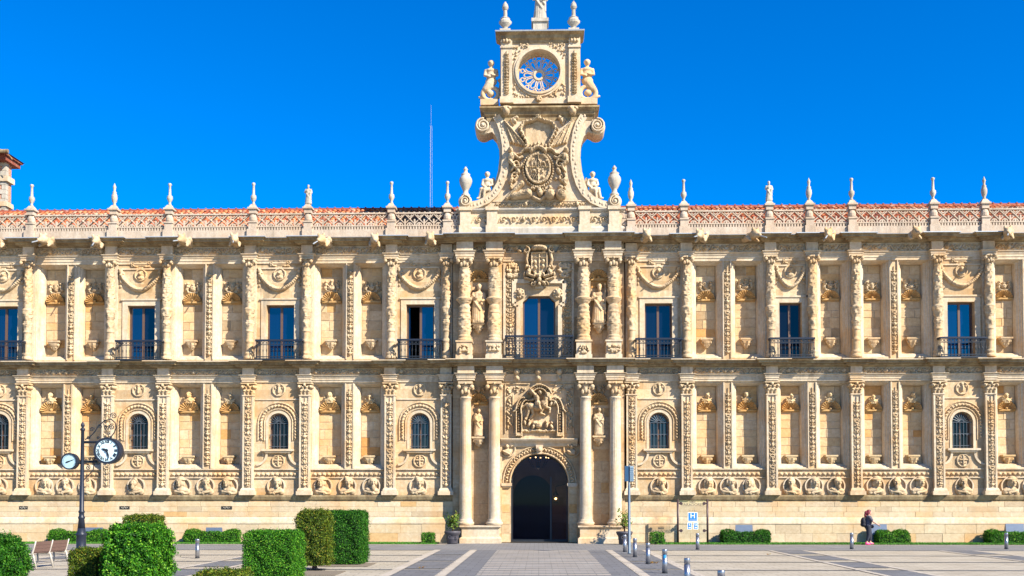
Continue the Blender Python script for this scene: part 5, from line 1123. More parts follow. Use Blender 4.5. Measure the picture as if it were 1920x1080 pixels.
for px in (950, 1077):                                              # side pilasters of the clock stage
    x = A(px, 130, YG-.1)[0]; o = MB().box(x-.27, x+.27, YG-.14, YG+.02, tz0+.3, tz1-.02).build('pilaster', M_trim, B); obj('carved_strip', strips_is[1], o, (x, YG-.14, tz0+.42), scale=(.9,1,(tz1-tz0-1.2)/H_IS)); MB().box(x-.33, x+.33, YG-.26, YG+.02, tz0, tz0+.3).build('base', M_trim, o)
    MB().box(x-.31, x+.31, YG-.20, YG+.02, tz1-.66, tz1-.58).build('capital_band', M_trim, o); obj('carved_panel', Rel(.46,.4,.022).ell(0,.2,.08,.12,.12).ell(-.14,.2,.07,.1,.1).ell(.14,.2,.07,.1,.1).mesh('carved_panel', M_carv), o, (x, YG-.14, tz1-.52))
MB().box(A(962,190,YG)[0], A(1064,190,YG)[0], YG-.10, YG+.02, tz0, tz0+.26).build('base', M_trim, B)
for sx in (-1, 1):
    for sz in (-1, 1):
        q = Rel(.85,.85,.022,z0=-.42); [q.ell(random.uniform(-.38,.38), random.uniform(-.38,.38), random.uniform(.03,.08), random.uniform(.03,.06), .07, random.uniform(-1.5,1.5)) for _ in range(40)]
        q.H = np.where(np.hypot(q.X+sx*.88, q.Z+sz*1.02) < R2+.16, 0, q.H); obj('corner_carving', q.mesh('corner_carving', M_carv), B, (rx+sx*.88, YG, rz_+sz*1.02))
x, z = A(1010, 184, YG-.2); q = Rel(.4,.4,.022,z0=-.2); q.ell(0,0,.17,.17,.2); [q.ell(.1*math.cos(k), .1*math.sin(k), .06,.06,.22) for k in range(6)]; obj('rosette', q.mesh('rosette', M_carv), B, (x, YG-.02, z))
kx0, kz1 = A(929, 56, YG-.45); kx1, kz0 = A(1095, 76, YG-.2)
loop_sweep(kx0+.36, kx1-.36, YG-.05, YG+TH*.8+.1, [(-.3,kz0-.02),(0,kz0-.02),(.03,kz0+.10),(.14,kz0+.17),(.17,kz0+.30),(.32,kz1-.09),(.36,kz1-.06),(.36,kz1-.01)], 'gable_cornice', M_corn)
loop_sweep(kx0+.36, kx1-.36, YG-.05, YG+TH*.8+.1, [(.37,kz1-.06),(.385,kz1+.0),(-.2,kz1+.12),(-1.0,kz1+.14)], 'cornice_cap', M_lead)
zt = kz1+.10
for px in (947, 1076):
    x = A(px, 30, YG)[0]; m = MB(); m.box(-.26,.26,-.26,.26,0,.22); m.lathe([(.2,.22),(.11,.32),(.13,.38),(.27,.55),(.29,.66),(.22,.76),(.24,.80),(.10,.9),(.085,1.22),(.12,1.26),(.16,1.36),(.13,1.5),(.03,1.66)],0,0,14, lambda a, z: 1+(.10*math.cos(6*a) if .45 < z < .75 else 0)); m.build('finial', M_grey, B, False, (x, YG+.35, zt))
x = A(1012.5, 40, YG)[0]; m = MB(); m.box(x-.34,x+.34,YG+.02,YG+.7,zt-.1,zt+.5); m.box(x-.42,x+.42,YG-.06,YG+.78,zt+.5,zt+.66); m.build('pedestal', M_grey, B)
tag(obj('statue', blob('statue', figure(15, 1.75, 0), M_grey, .03), None, (x, YG+.36, zt+.73)), 'robed stone statue crowning the top of the gable above the rose window', 'statue')
for sg in (-1, 1):                                                  # half-figures on scrolls beside the rose window
    sx_, sz_ = A(1011+sg*93, 193, YG); f = sg
    m = MB(); m.box(sx_-.45, sx_+.42, YG+.0, YG+TH*.7, tz0+.0, tz0+.28); m.build('pedestal', M_trim, B)
    P = [('e',(0,0,1.22),(.20,.16,.30)),('e',(0,-.02,1.45),(.22,.15,.12)),('c',(0,0,1.52),.07,(0,-.02,1.65),.065),('e',(0,-.03,1.79),(.125,.14,.16)),('e',(0,.02,1.84),(.14,.14,.12)),('e',(0,-.17,1.78),(.022,.03,.03)),('c',(.21,0,1.46),.075,(.25,-.08,1.2),.06),('c',(.25,-.08,1.2),.055,(.05,-.2,1.18),.05),('c',(-.21,0,1.46),.075,(-.25,-.08,1.2),.06),('c',(-.25,-.08,1.2),.055,(-.06,-.2,1.1),.05),
         ('e',(0,0,.92),(.24,.17,.22)),('c',(.05*f,0,.8),.2,(.2*f,-.02,.55),.17)]
    P += [('c',(.02*f+.32*math.cos(t),-.02,.34+.32*math.sin(t)),.10,(.02*f+.32*math.cos(t+.45),-.02,.34+.32*math.sin(t+.45)),.10) for t in np.arange(0,6.2,.45)]+[('e',(.02*f,-.02,.34),(.16,.16,.16)),('c',(.3*f,0,.1),.06,(.48*f,0,.2),.05),('c',(-.35*f,.02,.5),.06,(-.42*f,.02,.9),.09),('e',(-.36*f,.02,1.0),(.1,.08,.1))]
    o = obj('statue', blob('statue', P, M_trim, .028), None, (sx_-sg*.06, YG+.3, tz0+.28), scale=(1.22,1.15,1.04)); tag(o, 'stone half-figure on a scroll to the '+('left' if sg < 0 else 'right')+' of the rose window', 'statue', 'scroll figures beside the rose window')

# stones and plain walls gathered above
[w_.build('upper_wall', M_wall, B, fix=False) for w_ in (WU, wall_u2)]; [w_.build('lower_wall', M_wall, B, fix=False) for w_ in (WL, wall_l2)]; frames.build('niche_mouldings', M_trim, B, fix=False)
tag(obj('stone_courses', np_mesh('stone_courses', np.array(stone_v), np.array(stone_q), M_cours, False, np.array(stone_t)), B), kind='stuff')

# ================================================================== brick tower and mast beyond the roof
tyy = 14.0; bx1 = A(11, 360, tyy)[0]; bz1 = A(10, 305, tyy)[1]; t = thing('brick_tower', 'red brick tower with pale stone corners and tiled eaves behind the roof at left', 'tower', (bx1-3, tyy, 0))
w = MB(); w.box(-3,3-.02,0,.7,0,bz1); wl_ = w.build('wall', M_brick, t)
qn = MB(); zz = 14.0; k = 0
while zz < bz1-.1: qn.box(2.62 if k%2 else 2.75, 3.0, -.04, .3, zz, zz+.28); zz += .3; k += 1
qn.build('quoins', M_grey, t)
lz1 = A(10,330,tyy)[1]; lz2 = A(10,378,tyy)[1]
MB().box(-3.15,3.15,-.14,.8,lz1-.35,lz1).build('string_course', M_trim, t); MB().box(-3.1,3.1,-.1,.8,lz2-.3,lz2).build('string_course', M_trim, t)
ar = MB(); ar.poly(arch_loop(1.7, .62, lz2, lz1-1.25), -.05, .03); ar.build('arch_shade_plate', M_dark, t)  # solid dark plate on the wall; shade of the arch is in its colour
rf = MB(); e = 3.25; rf.box(-e,e,-.65,1.3,bz1,bz1+.28); rf.box(-e-.1,e+.12,-.8,1.4,bz1+.28,bz1+.40); rf.add([(-e-.2,-.9,bz1+.4),(e+.2,-.9,bz1+.4),(e+.2,1.5,bz1+.4),(-e-.2,1.5,bz1+.4),(0,.6,bz1+2.2)], [(0,1,4),(1,2,4),(2,3,4),(3,0,4)]); rf.build('roof', M_tile2, t)
gt = MB(); gt.tube([(-e,-.95,bz1+.42),(e+.35,-.95,bz1+.42)], .12, 8); gt.tube([(e+.2,-.9,bz1+.4),(e+.6,-.9,bz1-.1)], .03, 5); gt.build('gutter', M_corn, t)
mx, mz = A(808, 380, 7.0); mt = A(808, 197, 7.0)[1]; t = thing('antenna_mast', 'thin lattice antenna mast rising behind the roof left of the gable', 'antenna', (mx, 7.0, 0))
m = MB(); zb_ = z_r-.6
for k in range(3): a = k*2.094; m.tube([(.08*math.cos(a),.08*math.sin(a),zb_),(.05*math.cos(a),.05*math.sin(a),mt-1.2)], .006, 4)
zz = zb_
while zz < mt-1.4: m.tube([(.08,0,zz),(-.05,.06,zz+.18),(-.05,-.06,zz+.36)], .0035, 4); zz += .36
obj('lattice', m.mesh('lattice', M_lead), t); obj('tip', MB().tube([(0,0,mt-1.3),(0,0,mt)], .005, 4).mesh('tip', M_lead), t)
# ================================================================== plaza
def sheet(name, q, z, mat, parent=None, kind=None):
    m = MB(); m.add([(a, b_, z) for a, b_ in q], [tuple(range(len(q)))]); o = m.build(name, mat, parent)
    if kind: tag(o, kind=kind)
    return o
def slab(x0, x1, y0, y1, z, mat, name='paving_slab'): return sheet(name, [(x0,y0),(x1,y0),(x1,y1),(x0,y1)], z, mat, plaza)
plaza = sheet('plaza', [(-400,-400),(400,-400),(400,400),(-400,400)], -.02, M_pave, kind='structure')
ROW = [G(1010, y)[1] for y in (1031, 1041.5, 1053, 1067.5)]; rowd = (ROW[0]-ROW[3])/3
rows = [ROW[0]-rowd*k for k in range(-0, 9)]                        # y of the dark transverse bands
y_lawn0 = G(1010, 1020.5)[1]; y_wall = -.2
XP0, XP1 = -2.55, 2.75                                              # central walk
for lo, hi in ((-60, -4.35), (4.55, 60)):
    slab(lo, hi, rows[0]+.1, y_lawn0-.35, -.012, M_pmid, 'paving_band')
    slab(lo, hi, y_lawn0-.34, y_lawn0-.0, -.010, M_pline, 'kerb_strip')
    for r_ in rows: slab(lo, hi, r_-.16, r_+.06, -.008, M_pdark, 'paving_band')
slab(-4.34, 4.54, rows[0]+.1, -.3, -.012, M_pmid, 'paving_band')
for x0, x1 in ((XP0-.28, XP0), (XP1, XP1+.28), (XP0-1.78, XP0-1.5), (XP1+1.5, XP1+1.78)): slab(x0, x1, rows[-1], rows[0]+.08, -.004, M_pline, 'paving_strip')
slab(XP0, XP1, rows[-1], rows[0]+.08, -.012, M_pdark, 'paving_band')
n = int((rows[0]-rows[-1])/.92)
for i in range(n): y = rows[0]-.25-.92*i; slab(-1.72, 2.0, y-.30, y+.0, -.004, M_pline, 'paving_strip')
slab(-1.73, 2.01, rows[-1], rows[0]-.1, -.008, M_pmid, 'paving_band')
for k in range(len(rows)-1):
    for x0, x1 in ((XP0-1.49, XP0-.29), (XP1+.29, XP1+1.49)): slab(x0, x1, rows[k+1]+.35, rows[k]-.0, -.006, M_pdark)
    for s_ in (-1, 1):
        for xa in (9.6, 16.5, 23.4):
            x0, x1 = sorted((s_*xa, s_*(xa+1.15))); slab(x0, x1, rows[k+1]+1.15, rows[k]-.3, -.006, M_pdark)
            for xx in (x0-.22, x1+.02): slab(xx, xx+.2, rows[k+1]+.06, rows[k]-.16, -.005, M_pline, 'paving_strip')
# lawn in front of the wall
grassmat = leafmat('grass_blades', [(0,(.03,.12,.01)),(.5,(.06,.20,.02)),(1,(.12,.28,.04))])
for lo, hi, a in ((XL, A(826,1018)[0], 'left'), (A(1222,1018)[0], XR, 'right')):
    x1 = hi; o = MB().add([(lo,y_lawn0,-.0),(hi,y_lawn0,0),(hi,-.5,.03),(lo,-.5,.03)], [(0,1,2,3)]).build('lawn', flat('lawn_soil', (.035,.10,.015), .95)); tag(o, kind='structure')
    nb = 26000; X = np.random.uniform(lo, hi, nb); Y = np.random.uniform(y_lawn0, -.45, nb); h = np.random.uniform(.03,.075,nb); an = np.random.uniform(0,6.28,nb); w = .02
    V = np.stack([np.stack([X-w*np.cos(an), Y-w*np.sin(an), np.zeros(nb)],1), np.stack([X+w*np.cos(an), Y+w*np.sin(an), np.zeros(nb)],1), np.stack([X+np.random.uniform(-.03,.03,nb), Y+np.random.uniform(-.03,.03,nb), h],1)],1).reshape(-1,3)
    g_ = obj('grass', np_mesh('grass', V, np.arange(nb*3).reshape(-1,3), grassmat, False, np.random.rand(nb))); tag(g_, 'short mown grass of the strip along the '+a+' wing of the facade', 'grass', kind='stuff')

# ---- clipped hedges
def leaves(P, Nn, size, mat, name, spread=.55):
    n = len(P); a = np.random.normal(size=(n,3)); d = Nn+spread*a; d /= np.linalg.norm(d,axis=1)[:,None]
    t = np.cross(d, np.random.normal(size=(n,3))); t /= np.linalg.norm(t,axis=1)[:,None]; b_ = np.cross(d, t); s = (size*np.random.uniform(.6,1.3,n))[:,None]
    V = np.stack([P-t*s*.5, P+b_*s*.28+d*s*.08, P+t*s*.6, P-b_*s*.28+d*s*.08],1).reshape(-1,3)
    return np_mesh(name, V, np.arange(n*4).reshape(-1,4), mat, False, np.clip(np.random.normal(.46,.30,n),0,1))
def box_surface(n, w, d, h, rnd=.08, lump=.03):
    ar = np.array([d*h,d*h,w*h,w*h,w*d]); f = np.random.choice(5, n, p=ar/ar.sum()); u = np.random.uniform(-.5,.5,n); v = np.random.uniform(0,1,n); P = np.zeros((n,3)); Q = np.zeros((n,3))
    for k in range(5):
        m = f == k
        if k < 2: sg = -1 if k == 0 else 1; P[m] = np.stack([np.full(m.sum(), sg*w/2), u[m]*d, v[m]*h],1); Q[m] = (sg,0,0)
        elif k < 4: sg = -1 if k == 2 else 1; P[m] = np.stack([u[m]*w, np.full(m.sum(), sg*d/2), v[m]*h],1); Q[m] = (0,sg,0)
        else: P[m] = np.stack([u[m]*w, (v[m]-.5)*d, np.full(m.sum(), h)],1); Q[m] = (0,0,1)
    c = np.array([0,0,h/2]); hx = np.array([w/2,d/2,h/2]); q = (P-c)/hx; ln = np.linalg.norm(q,axis=1)[:,None]           # soften corners
    P = c+hx*q*np.where(ln > 1.25, 1-rnd*(ln-1.25), 1.0)
    lm = lump*(np.sin(P[:,0]*9+P[:,2]*7)*np.sin(P[:,1]*8+1+P[:,2]*5)+.6*np.sin(P[:,0]*17+2)*np.sin(P[:,2]*15)); return P+Q*(lm+np.random.normal(0,lump*.8,n))[:,None], Q
def hedge(cx, cy, w, d, h, mat, lab, n, size=.055, rnd=.10, lump=.025, group='clipped hedges in the plaza beds', lift=0.0, core_mat=None):
    t = thing('clipped_hedge', lab, 'hedge', (cx, cy, 0), group)
    c = MB(); ck = .72 if rnd > .3 else 1.0; c.frus(0,0,lift+.02,(lift+h-.07)*(.86 if rnd > .3 else 1),(w/2-.09)*ck,(d/2-.09)*ck,(w/2-.10)*ck*(.75 if rnd > .3 else 1),(d/2-.10)*ck*(.75 if rnd > .3 else 1)); obj('shade_core', c.mesh('shade_core', M_shade_soil), t)  # solid dark core added for the shade between the leaves
    P, Q = box_surface(int(n*.8), w, d, h-.02, rnd, lump*1.5); P[:,2] += lift+.01; obj('foliage', leaves(P, Q, size, mat, 'foliage'), t)
    if lift > .05: obj('trunk', MB().lathe([(.10,0),(.075,.1),(.07,lift+.1)],0,0,8).mesh('trunk', M_wood), t)
    return t
def hedge_px(x0, x1, ytop, ybot, d, *a, **k):
    gx, gy = G((x0+x1)/2, ybot); dist = gy-CAM.y; w = (x1-x0)/F_PX*dist; h = (ybot-ytop)/F_PX*dist; return hedge(gx, gy+d/2, w*k.pop('ws',1), d, h, *a, **k)
hedge_px(456, 548, 999, 1092, 1.35, M_leaf_a, 'bright green boxy hedge, front one of the three standing left of the walk', 46000, .04, rnd=.05)
hedge_px(556, 610, 968, 1070, 1.0, M_leaf_b, 'tall olive and yellowish hedge on a short trunk, middle one of the three', 30000, .046, lift=.12, lump=.035, rnd=.06)
hedge_px(603, 676, 960, 1059, 1.5, M_leaf_c, 'tall dark green boxy hedge, rear one of the three left of the walk', 46000, .042, rnd=.05)
hedge_px(196, 286, 993, 1100, 1.3, M_leaf_a, 'large shaggy bright green hedge beside the street clock', 46000, .062, lump=.05, rnd=.08)
hedge_px(229, 288, 967, 1052, 1.1, M_leaf_b, 'olive hedge with a flat top rising behind the shaggy bright hedge', 24000, .048, rnd=.05)
hedge_px(129, 181, 1032, 1092, .9, M_leaf_b, 'low olive cube hedge at the foot of the street clock', 18000, .045, rnd=.05)
hedge_px(-90, 14, 1012, 1100, 1.2, M_leaf_c, 'rounded green bush cut off by the left edge beside the bench', 44000, .05, rnd=.55, lump=.05)
hedge_px(362, 444, 1076, 1125, 1.2, M_leaf_b, 'low hedge at the bottom edge between the shaggy and the boxy hedge', 15000, .042)
# planting beds under the hedges
for x0, x1, y0 in ((548, 628, 1078), (596, 690, 1061.5), (445, 560, 1094)):
    a, b_ = G(x0, y0), G(x1, y0); o = MB().box(a[0], b_[0], a[1], a[1]+1.7, -.01, .004).build('planting_bed', flat('bed_soil', (.15,.12,.085), .95)); tag(o, kind='structure')
# low U-shaped hedges round the floodlights by the wall
FL = [(86,190,1000,160,192,989),(342,443,1001,386,416,989),(1355,1447,990,1379,1411,984),(1648,1709,994,1634,1663,983),(1857,1960,1002,1886,1920,982)]
where = ['behind the street clock','left of the steel bollard','right of the hotel sign','behind the walking person','at the right edge']
M_flood = flat('floodlight_grey', (.13,.16,.21), .4, .3)
for (a, b_, yt, f0, f1, fy), wh in zip(FL, where):
    yb = -1.20; x0, x1 = A(a,1012,yb)[0], A(b_,1017,yb)[0]; dist = yb-CAM.y; h = .50
    t = thing('low_hedge', 'low clipped box hedge curled round a floodlight '+wh, 'hedge', ((x0+x1)/2, yb+.3, 0), 'low hedges along the wall'); w = x1-x0
    Ps, Qs = [], []; cm = MB()
    for (ox, oy, ww, dd, hh) in ((0,0,w,.42,h),(-w/2+.32,.28,.62,.5,h*1.2),(w/2-.32,.28,.62,.5,h*1.2)):
        P, Q = box_surface(int(2600*(ww*hh+dd*hh+ww*dd)), ww, dd, hh, .25, .03); P += np.array([ox,oy,.02]); Ps.append(P); Qs.append(Q); cm.frus(ox, oy, .02, hh-.06, ww/2-.07, dd/2-.07, ww/2-.08, dd/2-.08)
    obj('foliage', leaves(np.concatenate(Ps), np.concatenate(Qs), .055, M_leaf_a if a in (86,342,1857,1648) else M_leaf_c, 'foliage'), t); obj('shade_core', cm.mesh('shade_core', M_shade_soil), t)  # core is a dark solid, its colour giving the shade behind the foliage
    yf = -.62; fx0, fx1 = A(f0,995,yf)[0], A(f1,995,yf)[0]; zt_ = A(f0, fy, yf)[1]; fw = fx1-fx0
    t = thing('floodlight', 'grey box floodlight tilted at the wall, '+wh, 'floodlight', ((fx0+fx1)/2, yf, 0), 'floodlights along the wall')
    m = MB(); m.add([(-fw/2,-.05,zt_-.48),(fw/2,-.05,zt_-.48),(fw/2,.02,zt_),(-fw/2,.02,zt_),(-fw/2+.03,.30,zt_-.42),(fw/2-.03,.30,zt_-.42),(fw/2-.03,.16,zt_-.02),(-fw/2+.03,.16,zt_-.02)], [(0,1,2,3),(4,7,6,5),(0,4,5,1),(3,2,6,7),(0,3,7,4),(1,5,6,2)])
    obj('housing', m.mesh('housing', M_flood), t); m = MB(); m.box(-fw/2+.06,-fw/2+.10,.05,.12,.0,zt_-.40); m.box(fw/2-.10,fw/2-.06,.05,.12,.0,zt_-.40); m.box(-fw/2,fw/2,.0,.18,.0,.05); obj('bracket', m.mesh('bracket', M_flood), t)
    m = MB(); m.box(-fw/2+.03,fw/2-.03,.165,.175,zt_-.3,zt_-.06); obj('lens', m.mesh('lens', M_pane), t)
for px, py, wpx, lab in ((801.5,1019.5,23,'small cube hedge at the lawn end beside the left planter'),(1233,1020.5,25,'small cube hedge at the lawn end beside the right planter')):
    x, y = G(px, py); w = wpx/F_PX*(y-CAM.y); hedge(x, y+w/2, w, w, w*.86, M_leaf_a, lab, 2600, .05, .15, .02, 'small cube hedges at the lawn ends')

# ---- bollards
def bollard_mesh():
    s = MB().lathe([(.075,0),(.075,.52)],0,0,20).mesh('post', M_steel, True); c = MB().lathe([(.066,.52),(.066,.545),(.075,.55),(.075,.66),(.068,.675),(.0,.676)],0,0,20).mesh('cap', M_steel, True); b_ = MB().lathe([(.09,0),(.09,.012),(.076,.014)],0,0,18).mesh('base_plate', M_iron); return s, c, b_
bs, bc, bb = bollard_mesh()
BO = [(370,1046,'steel bollard alone on the plaza left of the hedges'),(1171.5,1034.5,'steel bollard standing behind the thin sign pole'),(1190.5,1044,'steel bollard just right of the sign pole'),(1215,1057,'steel bollard third in the row from the entrance'),
      (1246.5,1074.5,'steel bollard with a small blue sticker'),(1288.5,1099,'steel bollard second from the front of the row'),(1352.5,1133,'frontmost steel bollard of the row, cut off by the bottom edge'),(1308,1030,'steel bollard in front of the hotel sign'),(1597,1029,'steel bollard left of the walking person'),(1887,1029,'steel bollard near the right edge')]
for px, py, lab in BO:
    x, y = G(px, py); t = thing('bollard', lab, 'bollard', (x, y, -.003), 'steel bollards on the plaza'); obj('post', bs, t); obj('cap', bc, t); obj('base_plate', bb, t)
    if px == 1246.5: 
        m = MB(); n_ = 8; m.add([(.0765*math.cos(a), .0765*math.sin(a), z) for a in np.linspace(-2.3,-1.2,n_) for z in (.42,.52)], [(2*i,2*i+2,2*i+3,2*i+1) for i in range(n_-1)]); obj('sticker', m.mesh('sticker', flat('sticker_blue', (.02,.25,.5), .5)), t)

# ---- sign pole
M_pole = flat('pole_paint', (.10,.14,.18), .5, .2); M_signblue = flat('sign_blue', (.012,.06,.13), .5); M_signpale = flat('sign_pale', (.20,.28,.34), .5)
x, y = G(1180, 1038); hgt = (1038-873)/F_PX*(y-CAM.y); t = thing('sign_pole', 'thin grey sign pole with small blue plates beside the walk', 'sign', (x, y, 0))
obj('pole', MB().lathe([(.07,0),(.07,.03),(.055,.05),(.05,hgt*.76),(.04,hgt*.77),(.035,hgt)],-.0,0,12).mesh('pole', M_pole, True), t)
for (a, b_, mt_, ry) in ((-.17,-.03,M_signblue,.9),(.03,.17,M_signpale,-.2)):
    obj('sign_plate', MB().box(a, b_, -.02, .02, hgt-.62, hgt-.03).mesh('sign_plate', mt_), t, (0,-.05,0))
m = MB()
for k in range(7): m.box(.045,.155,-.074,-.071,hgt-.58+.075*k,hgt-.55+.075*k)
obj('print', m.mesh('print', M_signblue), t)
# ---- hotel sign of clear glass
yS = -1.25; sx0, sx1 = A(1271,980,yS)[0], A(1326.5,980,yS)[0]; sz1 = A(1271,936,yS)[1]; t = thing('hotel_sign', 'clear glass hotel sign between two dark posts on the lawn', 'sign', ((sx0+sx1)/2, yS, 0)); hw = (sx1-sx0)/2
M_bronze = flat('dark_bronze', (.06,.035,.035), .45, .3)
for sg in (-1, 1):
    obj('post', MB().lathe([(.05,-.0),(.05,sz1)],0,0,12).mesh('post', M_bronze, True), t, (sg*hw,0,0))
    for zz in (A(1271,944,yS)[1], A(1271,995,yS)[1]):
        me = MB().lathe([(.075,-.03),(.075,.03)],0,0,14).mesh('clamp', M_bronze); me.transform(Matrix.Rotation(R(90),4,'X')); m = MB().box(min(0,-sg*.15), max(0,-sg*.15), -.02, .02, -.025, .025).mesh('clamp_arm', M_bronze); o = obj('clamp', me, t, (sg*(hw-.15),0,zz)); obj('clamp_arm', m, o, (sg*.15,0,0))
gz0, gz1 = A(1271,1010,yS)[1], A(1271,938,yS)[1]
obj('glass_panel', MB().box(-hw+.07, hw-.07, -.006, .006, gz0, gz1).mesh('glass_panel', M_signglass), t)
M_ink = flat('sign_ink', (.07,.05,.04), .6); M_blue = flat('hotel_blue', (.008,.16,.48), .5); M_white = flat('print_white', (.78,.80,.80), .6)
def txt(body, size, zc, mat, x=0, y=-.02): 
    me = text_mesh('lettering', body, size, mat, .002); return obj('lettering', me, t, (x, y, zc), (R(90),0,0))
sp = lambda py: A(1299, py, yS)[1]
txt('PARADORES', .19, sp(946.5), M_ink)
m = MB()
for k, (a, h_) in enumerate(((-.12,.05),(-.06,.07),(0,.10),(.06,.07),(.12,.05))): m.lathe([(.018,0),(.004,h_)], a, 0, 6); m.sphere((a,0,h_+.01), .014, 6, 5)
m.box(-.13,.13,-.004,.004,-.03,-.005); obj('crown_emblem', m.mesh('crown_emblem', M_ink), t, (0,-.015,sp(941)))
for k in range(5):
    m = MB(); m.poly([((.025 if i%2 == 0 else .011)*math.sin(i*math.pi/5), (.025 if i%2 == 0 else .011)*math.cos(i*math.pi/5)) for i in range(10)], -.003, .003); obj('star', m.mesh('star', M_ink), t, (-.16+.08*k,-.015,sp(957.5)))
def plate(x0, x1, py0, py1, name='blue_plate'):
    a, b_ = sp(py1), sp(py0); w = MB().box(x0-.025,x1+.025,-.020,-.012,a-.025,b_+.025).mesh('plate_border', M_white); o = obj(name, MB().box(x0,x1,-.025,-.0201,a,b_).mesh(name, M_blue), t); obj('plate_border', w, o)
plate(-.20,.20,961.5,976.5); plate(-.23,-.06,981,991.5); plate(.06,.23,981,991.5)
txt('H', .34, sp(967.5), M_white, 0, -.03); txt('R', .15, sp(984.5), M_white, -.145, -.03); txt('SB', .12, sp(984.5), M_white, .145, -.03)
for xx in (-.145,.145): obj('print', MB().box(xx-.05,xx+.05,-.03,-.028,sp(990),sp(988.3)).mesh('print', M_white), t)
obj('print', MB().box(-.15,.15,-.03,-.028,sp(975),sp(974)).mesh('print', M_signpale), t)

# ---- planters with small citrus trees
M_pot = flat('planter_grey', (.06,.055,.065), .55); M_leaf_y = leafmat('leaf_citrus', [(0,(.04,.09,.01)),(.5,(.09,.16,.02)),(.9,(.20,.24,.03)),(1,(.30,.24,.04))])
for px, py, ptop, lab, loose in ((850,1018,956,'dark round planter with a bushy small tree left of the entrance',0),(1169,1019,950,'dark round planter with a loose small tree right of the entrance',1)):
    x, y = G(px, py+.5); y = max(y, -1.0) if False else y-.55; sc = (y-CAM.y)/F_PX; t = thing('planter', lab, 'planter', (x, y, 0), 'planters beside the entrance')
    obj('pot', MB().lathe([(.24,0),(.26,.03),(.27,.2),(.29,.22),(.29,.25),(.30,.4),(.34,.42),(.37,.50),(.39,.53),(.39,.58),(.35,.60),(.32,.56)],0,0,24).mesh('pot', M_pot, True), t); obj('soil', MB().lathe([(.34,.54),(.33,.56)],0,0,20).mesh('soil', M_shade_soil), t)
    for k in range(2): me = MB().ring(0,0,.05,.075,-.015,.015,n=12).mesh('ring_handle', M_pot); obj('ring_handle', me, t, (-.1+.35*k,-.30,.33))
    top = (py-ptop)*sc; r = random.Random(px); tw_ = MB(); PP = []; twn = MB(); twn.tube([(0,0,.5),(.02,.01,.85),(0,0,1.15)], [.035,.03,.02], 7)
    for k in range(11 if not loose else 9):
        a = r.uniform(0,6.28); z0_ = r.uniform(.75,1.2); ln = r.uniform(.2,.42) if not loose else r.uniform(.25,.55); e_ = (ln*math.cos(a)*(.95 if not loose else 1), ln*math.sin(a)*.8, min(top-.1, z0_+r.uniform(.05,.5)))
        twn.tube([(0,0,z0_-.1),(e_[0]*.5,e_[1]*.5,(z0_+e_[2])/2),e_], [.018,.013,.007], 5)
        for j in range(34 if not loose else 24): f = r.uniform(.35,1.05); PP.append((e_[0]*f+r.gauss(0,.075), e_[1]*f+r.gauss(0,.075), z0_-.1+(e_[2]-z0_+.1)*f+r.gauss(0,.07)))
    PP = np.array(PP); PP[:,2] = np.clip(PP[:,2], .7, top); tw_ = obj('trunk', twn.mesh('trunk', M_wood, True), t); obj('foliage', leaves(PP, np.tile((0,-.4,.7),(len(PP),1)), .12, M_leaf_y, 'foliage', 1.2), t)
# ---- red menu stand and boot scraper at the door
x, y = G(917, 1017.5); y -= .25; t = thing('menu_stand', 'slim dark stand with a small red lectern left of the entrance', 'stand', (x, y, 0)); M_red = flat('stand_red', (.20,.035,.02), .5)
m = MB(); m.tube([(0,0,.12),(0,0,.78)], .016, 8); 
for k in range(3): a = k*2.094+.5; m.tube([(0,0,.25),(.16*math.cos(a),.16*math.sin(a),.16),(.20*math.cos(a),.20*math.sin(a),.012)], .013, 6)
obj('pole', m.mesh('pole', M_bronze), t); m = MB(); m.add([(-.15,-.06,.76),(.15,-.06,.76),(.17,.08,.88),(-.17,.08,.88),(-.15,-.05,.73),(.15,-.05,.73),(.17,.09,.85),(-.17,.09,.85)], [(0,1,2,3),(7,6,5,4),(0,4,5,1),(1,5,6,2),(2,6,7,3),(3,7,4,0)]); obj('tray', m.mesh('tray', M_red), t)
x, y = G(1113, 1017.5); t = thing('boot_scraper', 'small dark curled iron scraper at the foot of the right pedestal', 'scraper', (x, y-.25, 0)); m = MB(); m.tube([(-.16,0,.16),(-.08,0,.22),(.0,0,.12),(.1,0,.2),(.17,0,.14)], .03, 6); m.tube([(-.1,0,.015),(-.02,0,.12),(.04,0,.2)], .025, 6); obj('curl', m.mesh('curl', M_iron), t); obj('foot', MB().box(-.16,.12,-.04,.04,0,.03).mesh('foot', M_iron), t)

# ---- street clock
x, y = G(152, 1040); D_ = y-CAM.y; s = D_/F_PX; pz = lambda py: (1040-py)*s; qx = lambda px: (px-152)*s/math.cos(0)*1.0
t = thing('street_clock', 'dark blue-grey cast iron clock post with a round clock and a dial', 'clock', (x, y, 0))
obj('base', MB().lathe([(.22,0),(.22,.1),(.18,.14),(.175,pz(1003)-.05),(.20,pz(1003)),(.20,pz(1000)),(.15,pz(998)),(.14,pz(990))],0,0,20).mesh('base', M_blueiron, True), t)
obj('post', MB().lathe([(.14,pz(991)),(.105,pz(973)),(.13,pz(971)),(.13,pz(969)),(.095,pz(967)),(.095,pz(961)),(.115,pz(960)),(.115,pz(958)),(.085,pz(956)),(.07,pz(870)),(.06,pz(806)),(.08,pz(805)),(.095,pz(802)),(.06,pz(800))],0,0,18).mesh('post', M_blueiron, True), t)
obj('finial', MB().lathe([(.06,pz(801)),(.04,pz(799)),(.075,pz(796)),(.06,pz(792)),(.03,pz(789.5)),(.01,pz(788.5))],0,0,12).mesh('finial', M_blueiron, True), t)
M_face = flat('clock_face', (.50,.66,.70), .35); M_face2 = flat('dial_face', (.34,.50,.56), .35); M_black = flat('clock_black', (.01,.012,.02), .4)
